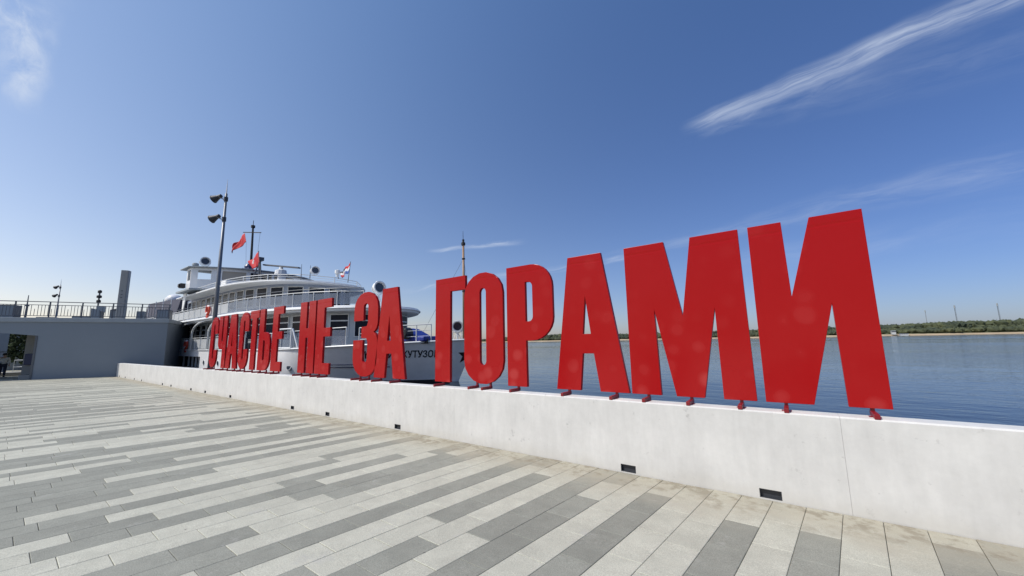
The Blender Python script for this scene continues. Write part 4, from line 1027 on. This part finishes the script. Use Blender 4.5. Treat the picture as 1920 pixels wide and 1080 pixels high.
mb.hexa([BP(-11.5, 0, 3.75 - .3), BP(S_DOOR, 0, 2.56), BP(S_DOOR, 7.0, 2.56), BP(-11.5, 7.0, 3.4)], [BP(-11.5, 0, BH + .001), BP(S_DOOR, 0, BH + .001), BP(S_DOOR, 7.0, BH + .001), BP(-11.5, 7.0, BH + .001)])
mb.build('lintel', M['render_'], bl)
mb = MB(); bbox(mb, S_LEFT, S_END + .06, -.07, 7.0, BH + .004, BH + .30); mb.build('cornice', M['cornice'], bl, bevel=.02)
mb = MB(); bbox(mb, S_DOOR - .10, S_DOOR - .002, -.03, .25, -.3, 2.54); mb.build('door_jamb', M['steel'], bl)
mb = MB(); bbox(mb, -5.62, -5.0, 3.0, 6.9, -.3, 2.75); mb.build('pier', M['concrete'], bl)
mb = MB(); bbox(mb, -5.50, -5.02, 2.80, 2.995, .62, 1.38); mb.build('notice_box', M['navy'], bl, bevel=.02)
mb = MB(); bbox(mb, -6.05, -5.92, 4.2, 4.35, -.3, 2.7); mb.build('column', M['cornice'], bl)
mb = MB(); bbox(mb, -5.0, -4.2, 1.2, 3.2, -.3, .0); mb.build('step', M['concrete'], bl)  # pale block put in for a sunlit strip on the passage floor
mb = MB(); bbox(mb, -9.0, -5.63, 7.01, 8.6, -.45, -.02); mb.build('step', M['concrete'], bl)  # second added block, standing in for sunlight on the floor
# railing on top
rl = thing('roof_railing', 'dark metal railing with thin balusters along the roof edge of the grey building', 'railing', BP(-2, .25, BH + .3))
zr = BH + .30
def rail_tube(s0, s1, z, r=.022):
    mb = MB(); mb.tube([BP(s0, .25, z), BP(s1, .25, z)], r, 6); return mb
rail_tube(S_LEFT, S_END, zr + 1.08, .03).build('top_rail', M['rail'], rl)
rail_tube(S_LEFT, S_END, zr + .86).build('mid_rail', M['rail'], rl)
rail_tube(S_LEFT, S_END, zr + .14).build('bottom_rail', M['rail'], rl)
for k in range(14):
    s_ = 2.36 - k * 1.52
    mb = MB(); bbox(mb, s_ - .03, s_ + .03, .22, .28, zr, zr + 1.08); mb.build('rail_post', M['rail'], rl)
mb = MB(); s_ = 2.3; k = 0
while s_ > -19:
    k += 1
    top = .86 if k % 5 else .60
    mb.hexa([BP(s_ - .011, .24, zr + .14), BP(s_ + .011, .24, zr + .14), BP(s_ + .011, .26, zr + .14), BP(s_ - .011, .26, zr + .14)], [BP(s_ - .011, .24, zr + top), BP(s_ + .011, .24, zr + top), BP(s_ + .011, .26, zr + top), BP(s_ - .011, .26, zr + top)])
    s_ -= .152
o_ = mb.build('baluster_row', M['rail'], rl, fix=False); o_['kind'] = 'stuff'
# pylon and roof-top things behind the railing
py = thing('concrete_pylon', 'tall plain grey concrete slab pillar rising behind the roof railing', 'pillar', BP(-.25, 1.6, BH + .3))
mb = MB(); bbox(mb, -.84, -.45, 1.35, 1.80, BH + .30, 7.45); mb.build('shaft', M['concrete'], py, bevel=.02)
mb = MB(); bbox(mb, -.448, -.40, 1.42, 1.78, BH + .30, 7.44); mb.build('side_fin', M['cornice'], py)
for dz in (0, .22, .50):
    mb = MB(); bbox(mb, -.70, -.60, 1.335, 1.348, 5.35 + dz, 5.41 + dz); mb.build('plate_mark', M['steel'], py)
def roofbox(s0, s1, o0, o1, z0, z1, mt, lab, cat, name, tilt=0):
    mb = MB(); mb.hexa([BP(s0, o0, z0), BP(s1, o0, z0), BP(s1, o1, z0), BP(s0, o1, z0)], [BP(s0, o0, z1), BP(s1, o0, z1 + tilt), BP(s1, o1, z1 + tilt), BP(s0, o1, z1)])
    o_ = mb.build(name, mt, origin=BP((s0 + s1) / 2, (o0 + o1) / 2, z0), bevel=.02)
    # a door line and a vent so that the box reads as a cabinet
    m2 = MB(); m2.hexa([BP(s0 + .05, o0 - .012, z0 + .06), BP(s1 - .05, o0 - .012, z0 + .06), BP(s1 - .05, o0, z0 + .06), BP(s0 + .05, o0, z0 + .06)], [BP(s0 + .05, o0 - .012, z1 - .08), BP(s1 - .05, o0 - .012, z1 - .08), BP(s1 - .05, o0, z1 - .08), BP(s0 + .05, o0, z1 - .08)])
    d = m2.build('door', M['render_'] if mt != M['white'] else M['cornice'], None, origin=o_.location); d.parent = o_; d.location = (0, 0, 0)
    tag(o_, lab, cat); return o_
roofbox(-2.35, -1.80, 2.0, 2.6, BH + .3, BH + 1.15, M['steel'], 'dark grey cabinet with a sloping top behind the roof railing left of the pillar', 'cabinet', 'service_cabinet', -.2)
roofbox(-1.32, -.90, 1.9, 2.5, BH + .3, BH + 1.05, M['steel'], 'dark cabinet touching the left side of the concrete pillar on the roof', 'cabinet', 'service_cabinet', .12)
roofbox(.05, .50, 2.2, 2.8, BH + .3, BH + 1.0, M['cornice'], 'small grey cabinet on the roof right of the concrete pillar', 'cabinet', 'service_cabinet')
roofbox(1.25, 2.0, 2.0, 3.0, BH + .3, BH + 1.15, M['rail'], 'dark cabinet at the river end of the roof railing', 'cabinet', 'service_cabinet')
roofbox(-3.6, -2.5, 3.0, 3.5, BH + .3, BH + .62, M['steel'], 'low dark bench-like plinth behind the railing under the signal mast', 'plinth', 'roof_plinth')
roofbox(-5.2, -4.3, 2.6, 3.2, BH + .3, BH + .5, M['steel'], 'flat dark slab lying on the roof behind the railing at the left', 'slab', 'roof_plinth')
roofbox(-7.2, -5.60, 1.2, 1.9, BH + .3, BH + 1.2, M['steel'], 'tall dark box at the far left end of the visible roof railing', 'cabinet', 'service_cabinet')
# signal mast with a pale dome
sm = thing('signal_mast', 'short dark mast with stacked round lamps and a pale box behind the roof railing', 'mast', BP(-3.0, 5.0, BH + .3))
mb = MB(); p0 = BP(-2.95, 5, BH + .3); mb.tube([p0, (p0[0], p0[1], 6.25)], .05, 8); mb.build('pole', M['steel'], sm)
for zz, r_ in ((5.25, .13), (5.62, .15), (6.02, .12)):
    mb = MB(); mb.lathe((p0[0], p0[1], zz), (0, 0, 1), [(0, .05), (.04, r_), (.2, r_), (.26, .05)], 10); mb.build('lamp', M['black'], sm)
mb = MB(); mb.box(p0[0] - .1, p0[0] + .35, p0[1] - .1, p0[1] + .40, 4.45, 5.0); mb.build('equipment_box', M['cornice'], sm, bevel=.06)
for (s_, o1, z1, lab) in ((2.12, 6, 6.55, 'thin bare aerial pole standing near the river end of the roof'), (.55, 9, 5.65, 'short thin aerial pole on the roof just right of the pillar')):
    ap = thing('aerial_pole', lab, 'aerial', BP(s_, o1, BH + .3)); p0 = BP(s_, o1, BH + .3)
    mb = MB(); mb.tube([p0, (p0[0], p0[1], z1)], .022, 6, r2=.012); mb.build('pole', M['steel'], ap)
    mb = MB(); q = Vector((p0[0], p0[1], z1)); mb.tube([q + Vector((-.12, -.12, .02)), q, q + Vector((.12, .12, .02))], .010, 4); mb.build('crossarm', M['steel'], ap)
mt_ = thing('chimney_mast', 'dark tapering mast at the extreme left edge above the roof railing', 'mast', BP(-5.9, 4, BH + .3)); p0 = BP(-6.25, 4, BH + .3)
mb = MB(); mb.tube([p0, (p0[0], p0[1], 5.6)], .07, 8, r2=.02); mb.build('pole', M['steel'], mt_)
mb = MB(); mb.lathe((p0[0], p0[1], 4.8), (0, 0, 1), [(0, .12), (.12, .10)], 8); mb.build('collar', M['steel'], mt_)
# behind the passage: retaining wall, railing, bush
rw = thing('retaining_wall', 'grey retaining wall seen through the passage behind the walking person', 'wall', (-57, -4, -.6))
for k in range(5):
    mb = MB(); y0 = -14 + k * 2.9; mb.box(-57.6, -57.0, y0 + .01, y0 + 2.89, -1.2, 5.4); mb.build('wall_panel', M['render_'], rw)
mb = MB(); mb.box(-64.6, -64.0, .5, 12, -1.2, 3.4); mb.build('wall_panel', M['render_'], rw)  # added dark backing that blocks the bright horizon behind the bush
mb = MB(); mb.box(-57.02, -56.96, -14, .5, 1.50, 1.56); mb.build('joint_strip', M['steel'], rw)
fr = thing('passage_railing', 'pale metal railing outside the far end of the passage', 'railing', (-52, 1.9, -.4))
for zz in (-.05, .42, .98):
    mb = MB(); mb.tube([(-52, .9, zz - .15), (-50.5, 4.5, zz - .15)], .03, 6); mb.build('rail_bar', M['paleglass'], fr)
for k in range(9):
    mb = MB(); f = k / 8; x_, y_ = -52 + 1.5 * f, .9 + 3.6 * f; mb.tube([(x_, y_, -.5), (x_, y_, .83)], .02, 6); mb.build('rail_post', M['winframe'], fr)
def leaf_cloud(mb, c, rx, ry, rz, n, size, rng):
    u = rng.normal(size=(n, 3)); u /= np.linalg.norm(u, axis=1)[:, None]; rad = rng.uniform(.45, 1.0, n) ** .6
    P = np.array(c) + u * rad[:, None] * np.array([rx, ry, rz])
    for p in P:
        a = rng.normal(size=3); a /= np.linalg.norm(a); b_ = np.cross(a, rng.normal(size=3)); b_ /= np.linalg.norm(b_); s_ = size * rng.uniform(.6, 1.4)
        mb.quad(p - a * s_, p + b_ * s_ * .8, p + a * s_, p - b_ * s_ * .8)
bs = thing('bush', 'dark green bush beyond the far end of the passage', 'bush', (-60, 2.5, -.6))
mb = MB(); leaf_cloud(mb, (-60, 3.0, 2.2), 1.6, 3.4, 2.2, 3800, .15, RNG); mb.build('crown', M['bush'], bs, fix=False)
mb = MB(); mb.tube([(-60, 3, -1.2), (-60.1, 3.1, 1.9)], .12, 6, r2=.07); mb.build('trunk', M['trunk'], bs)

# ------------------------------------------------------------------ person in the passage
def skin_mesh(name, verts, edges, radii, mt, parent, origin, root=0, sub=2):
    me = bpy.data.meshes.new(name); o = Vector(origin)
    me.from_pydata([tuple(Vector(v) - o) for v in verts], edges, []); me.materials.append(mt)
    ob = bpy.data.objects.new(name, me); COL.objects.link(ob); ob.parent = parent
    sk = ob.modifiers.new('skin', 'SKIN'); sk.use_smooth_shade = True
    if not me.skin_vertices: 
        bm = bmesh.new(); bm.from_mesh(me); bm.verts.layers.skin.verify(); bm.to_mesh(me); bm.free()
    for i, r in enumerate(radii):
        rv = me.skin_vertices[0].data[i]; rv.radius = (r, r) if not isinstance(r, tuple) else r; rv.use_root = (i == root)
    s_ = ob.modifiers.new('sub', 'SUBSURF'); s_.levels = sub; s_.render_levels = sub
    return ob
PX, PY = -46.6, .34
pz = gz(PX, PY)
pr = thing('person', 'person in a pale jacket and dark trousers walking in the passage at the left edge', 'person', (PX, PY, pz))
def R_(x, y, z): # local: x = walking direction (+x world), y = lateral
    return (PX + x, PY + y, pz + z * .95)
V = [R_(0, 0, .93), R_(0, 0, 1.10), R_(.02, 0, 1.28), R_(.02, 0, 1.44), R_(.03, 0, 1.53), R_(.05, 0, 1.60), R_(.05, 0, 1.70),       # 0-6 spine, neck, head
     R_(0, .10, .90), R_(.14, .10, .50), R_(.12, .10, .09), R_(.24, .10, .04),                                                       # 7-10 left leg
     R_(0, -.10, .90), R_(.0, -.10, .48), R_(-.20, -.10, .12), R_(-.10, -.10, .04),                                                   # 11-14 right leg
     R_(.02, .19, 1.42), R_(-.06, .25, 1.15), R_(.06, .26, .93), R_(.09, .26, .86),                                                   # 15-18 left arm
     R_(.02, -.19, 1.42), R_(.08, -.25, 1.16), R_(.27, -.22, 1.05), R_(.33, -.20, 1.05)]                                              # 19-22 right arm
E_ = [(0, 1), (1, 2), (2, 3), (3, 4), (4, 5), (5, 6), (0, 7), (7, 8), (8, 9), (9, 10), (0, 11), (11, 12), (12, 13), (13, 14), (3, 15), (15, 16), (16, 17), (17, 18), (3, 19), (19, 20), (20, 21), (21, 22)]
RD = [.13, .12, .14, .11, .05, .075, .085, .09, .058, .04, .035, .09, .058, .04, .035, .055, .042, .03, .03, .055, .042, .03, .03]
skin_mesh('body', V, E_, RD, M['skin'], pr, (PX, PY, pz))
jk = [0, 1, 2, 3, 15, 16, 17, 19, 20, 21]; ix = {v: i for i, v in enumerate(jk)}
skin_mesh('jacket', [V[i] for i in jk], [(ix[a], ix[b]) for a, b in E_ if a in ix and b in ix], [.17, .155, .17, .13, .085, .065, .05, .085, .065, .05], M['jacket'], pr, (PX, PY, pz))
tr = [0, 7, 8, 9, 11, 12, 13]; ix = {v: i for i, v in enumerate(tr)}
skin_mesh('trousers', [V[i] for i in tr], [(ix[a], ix[b]) for a, b in E_ if a in ix and b in ix], [.145, .115, .08, .06, .115, .08, .06], M['jeans'], pr, (PX, PY, pz))
for s_, (hx, hy, hz) in ((1, (.05, .10, .03)), (-1, (-.16, -.10, .05))):
    mb = MB(); q = Vector(R_(hx + .08, hy, hz)); mb.obox(q + Vector((.04, 0, .01)), (.13, 0, 0), (0, .05, 0), (0, 0, .045)); mb.build('shoe', M['shoe'], pr, bevel=.03)
mb = MB(); hc = Vector(R_(.03, 0, 1.69)); mb.lathe(hc - Vector((0, 0, .04)), (0, 0, 1), [(0, .10), (.06, .112), (.11, .10), (.15, .06), (.165, .01)], 14); mb.build('hair', M['hair'], pr, smooth=True)
fc = MB(); f0 = Vector(R_(.145, 0, 1.635)); fc.hexa([f0 + Vector((0, -.014, -.02)), f0 + Vector((.022, 0, -.018)), f0 + Vector((0, .014, -.02)), f0 + Vector((-.02, 0, -.02))], [f0 + Vector((0, -.006, .03)), f0 + Vector((.005, 0, .03)), f0 + Vector((0, .006, .03)), f0 + Vector((-.02, 0, .03))]); fc.build('nose', M['skin'], pr)
for hand, base, d in (('l', R_(.09, .26, .86), Vector((.02, 0, -1))), ('r', R_(.33, -.20, 1.05), Vector((1, .1, -.1)))):
    mb = MB(); base = Vector(base); d = d.normalized(); sd = d.cross(Vector((0, 1, 0) if abs(d.y) < .5 else (1, 0, 0))).normalized(); mb.tube([base - d * .02, base + d * .05], .032, 8, r2=.035)
    for k in range(4):
        o0 = base + d * .045 + sd * (k - 1.5) * .018; mb.tube([o0, o0 + d * (.035 + .008 * (k in (1, 2))), o0 + d * .065 + Vector((0, .012, 0))], .009, 6, r2=.006)
    mb.tube([base + sd * .03, base + sd * .05 + d * .04], .011, 6, r2=.008)
    mb.build('hand', M['skin'], pr)

# ------------------------------------------------------------------ far bank
def bank_top(az):       # skyline height above the water, metres, by world azimuth
    xs = [-75, -60, -45, -39.6, -37.6, -29.9, -19.8, -4, 8.5, 13.8, 17.4, 30, 60]
    ys = [.2, .2, .22, .30, .55, .80, .70, .78, .90, 1.08, 1.18, 1.3, 1.3]
    return np.interp(az, xs, ys)
DB = 560.0
tb = MB(); cols = []
azs = list(np.linspace(-75, 60, 271))
for az in azs:
    t = math.tan(math.radians(az)); dist = DB / math.cos(math.radians(az)); Hs = dist * math.tan(math.radians(bank_top(az))) + 2.0
    wob = 10 * math.sin(az * .9) + 5 * math.sin(az * 2.7 + 1)
    row = []
    for (dy, hf) in ((-6, -.8), (0, 0.0), (6, .9), (14, 1.6), (22, 2.2), (60, 2.2 + .25 * Hs), (160, .52 * Hs), (320, .62 * Hs), (900, .5 * Hs)):
        y = DB + wob + dy; row.append((y * t, y, WATER + hf))
    cols.append(row)
for a, b in zip(cols[:-1], cols[1:]):
    for j in range(len(a) - 1):
        tb.quad(a[j], b[j], b[j + 1], a[j + 1], mi=0 if j < 3 else 1)
tb.smooth = True
structure(tb.build('far_bank', [M['sand'], M['bank']], fix=False))
wd = MB(); ico = bmesh.new(); bmesh.ops.create_icosphere(ico, subdivisions=1, radius=1); iv = [v.co.copy() for v in ico.verts]; iff = [tuple(v.index for v in f.verts) for f in ico.faces]; ico.free()
def blob(mb, c, rx, rz, rng):
    i = len(mb.v)
    for v in iv:
        k = rng.uniform(.65, 1.25); mb.v.append((c[0] + v.x * rx * k, c[1] + v.y * rx * k, c[2] + v.z * rz * k))
    for f in iff: mb.f.append(tuple(i + q for q in f)); mb.m.append(0)
nt_ = 5200
for k in range(nt_):
    az = RNG.uniform(-50, 34); t = math.tan(math.radians(az)); dist = DB / math.cos(math.radians(az))
    Hs = dist * math.tan(math.radians(bank_top(az))) + 2.0
    wob = 10 * math.sin(az * .9) + 5 * math.sin(az * 2.7 + 1)
    dy = 16 + 190 * RNG.random() ** 1.5
    y = DB + wob + dy; gzf = np.interp(dy, [0, 22, 60, 160, 320], [1.4, 2.2, 2.2 + .25 * Hs, .52 * Hs, .62 * Hs])
    room = max(1.6, (Hs * (1 + dy / DB * .9) - gzf) * RNG.uniform(.62, 1.12)) if dy > 60 else RNG.uniform(2.0, 3.4) + .12 * Hs
    room = min(room, 9)
    rx = room * RNG.uniform(.35, .7) + .6
    blob(wd, (y * t, y, WATER + gzf + room * .52), rx, room * .52, RNG)
    leaf_cloud(wd, (y * t, y, WATER + gzf + room * .55), rx * 1.15, rx * 1.15, room * .60, 9, .55, RNG)
o_ = wd.build('far_forest', M['forest'], fix=False); structure(o_, 'stuff')
# radio masts and houses on the far bank
def far_xy(px, D): # px -> world azimuth, by the camera's own calibration table
    return None
for (az, top, D, lab) in ((13.6, 2.66, 800, 'thin lattice radio mast on the far bank, tallest looking of the three'), (16.2, 2.64, 830, 'thin faint radio mast on the far bank nearest the right edge'), (11.6, 2.33, 1000, 'very faint radio mast on the far bank, leftmost of the three')):
    x_ = D * math.sin(math.radians(az)); y_ = D * math.cos(math.radians(az)); H = D * math.tan(math.radians(top)) + 2
    r = thing('radio_mast', lab, 'mast', (x_, y_, 3), 'radio masts beyond the far bank')
    wm = .55 if az != 11.6 else .35
    mb = MB()
    for a in range(3):
        ca, sa = math.cos(a * 2.094) * wm, math.sin(a * 2.094) * wm; mb.tube([(x_ + ca, y_ + sa, 3), (x_ + ca, y_ + sa, H)], .10, 4)
    z_ = 4; k = 0
    while z_ < H - 1:
        for a in range(3):
            c1 = (x_ + math.cos(a * 2.094) * wm, y_ + math.sin(a * 2.094) * wm, z_); c2 = (x_ + math.cos((a + 1) * 2.094) * wm, y_ + math.sin((a + 1) * 2.094) * wm, z_ + 1.1); mb.tube([c1, c2], .07, 3)
        z_ += 1.3
    mb.build('lattice', M['steel'] if az != 11.6 else M['galv'], r)
    mb = MB(); mb.lathe((x_, y_, H - 4), (0, 0, 1), [(0, .8), (4, .8)], 8); mb.build('antenna_drum', M['cornice'], r)
for (az, D, z0, w_, h_, lab) in ((9.0, 585, 3.0, 3.2, 1.6, 'small white house among trees on the far bank near the letter И'), (9.75, 575, .9, 6, .7, 'long low white shed at the waterline of the far bank')):
    x_ = D * math.sin(math.radians(az)); y_ = D * math.cos(math.radians(az)) - 4
    r = thing('far_house', lab, 'house', (x_, y_, z0))
    mb = MB(); mb.box(x_ - w_ / 2, x_ + w_ / 2, y_ - 3, y_ + 3, z0 - 2, z0 + h_); mb.build('wall', M['house_low'], r)
    mb = MB(); mb.hexa([(x_ - w_ / 2 - .4, y_ - 3.4, z0 + h_), (x_ + w_ / 2 + .4, y_ - 3.4, z0 + h_), (x_ + w_ / 2 + .4, y_ + 3.4, z0 + h_), (x_ - w_ / 2 - .4, y_ + 3.4, z0 + h_)], [(x_ - w_ / 2 - .4, y_ - .1, z0 + h_ + .30 * h_), (x_ + w_ / 2 + .4, y_ - .1, z0 + h_ + .30 * h_), (x_ + w_ / 2 + .4, y_ + .1, z0 + h_ + .30 * h_), (x_ - w_ / 2 - .4, y_ + .1, z0 + h_ + .30 * h_)]); mb.build('roof', M['cornice'], r)
    for dx in (-.3, .0, .3):
        mb = MB(); mb.box(x_ + dx * w_ - .6, x_ + dx * w_ + .6, y_ - 3.05, y_ - 3.0, z0 + .3 * h_, z0 + h_ * .8); mb.build('window', M['pane'], r)
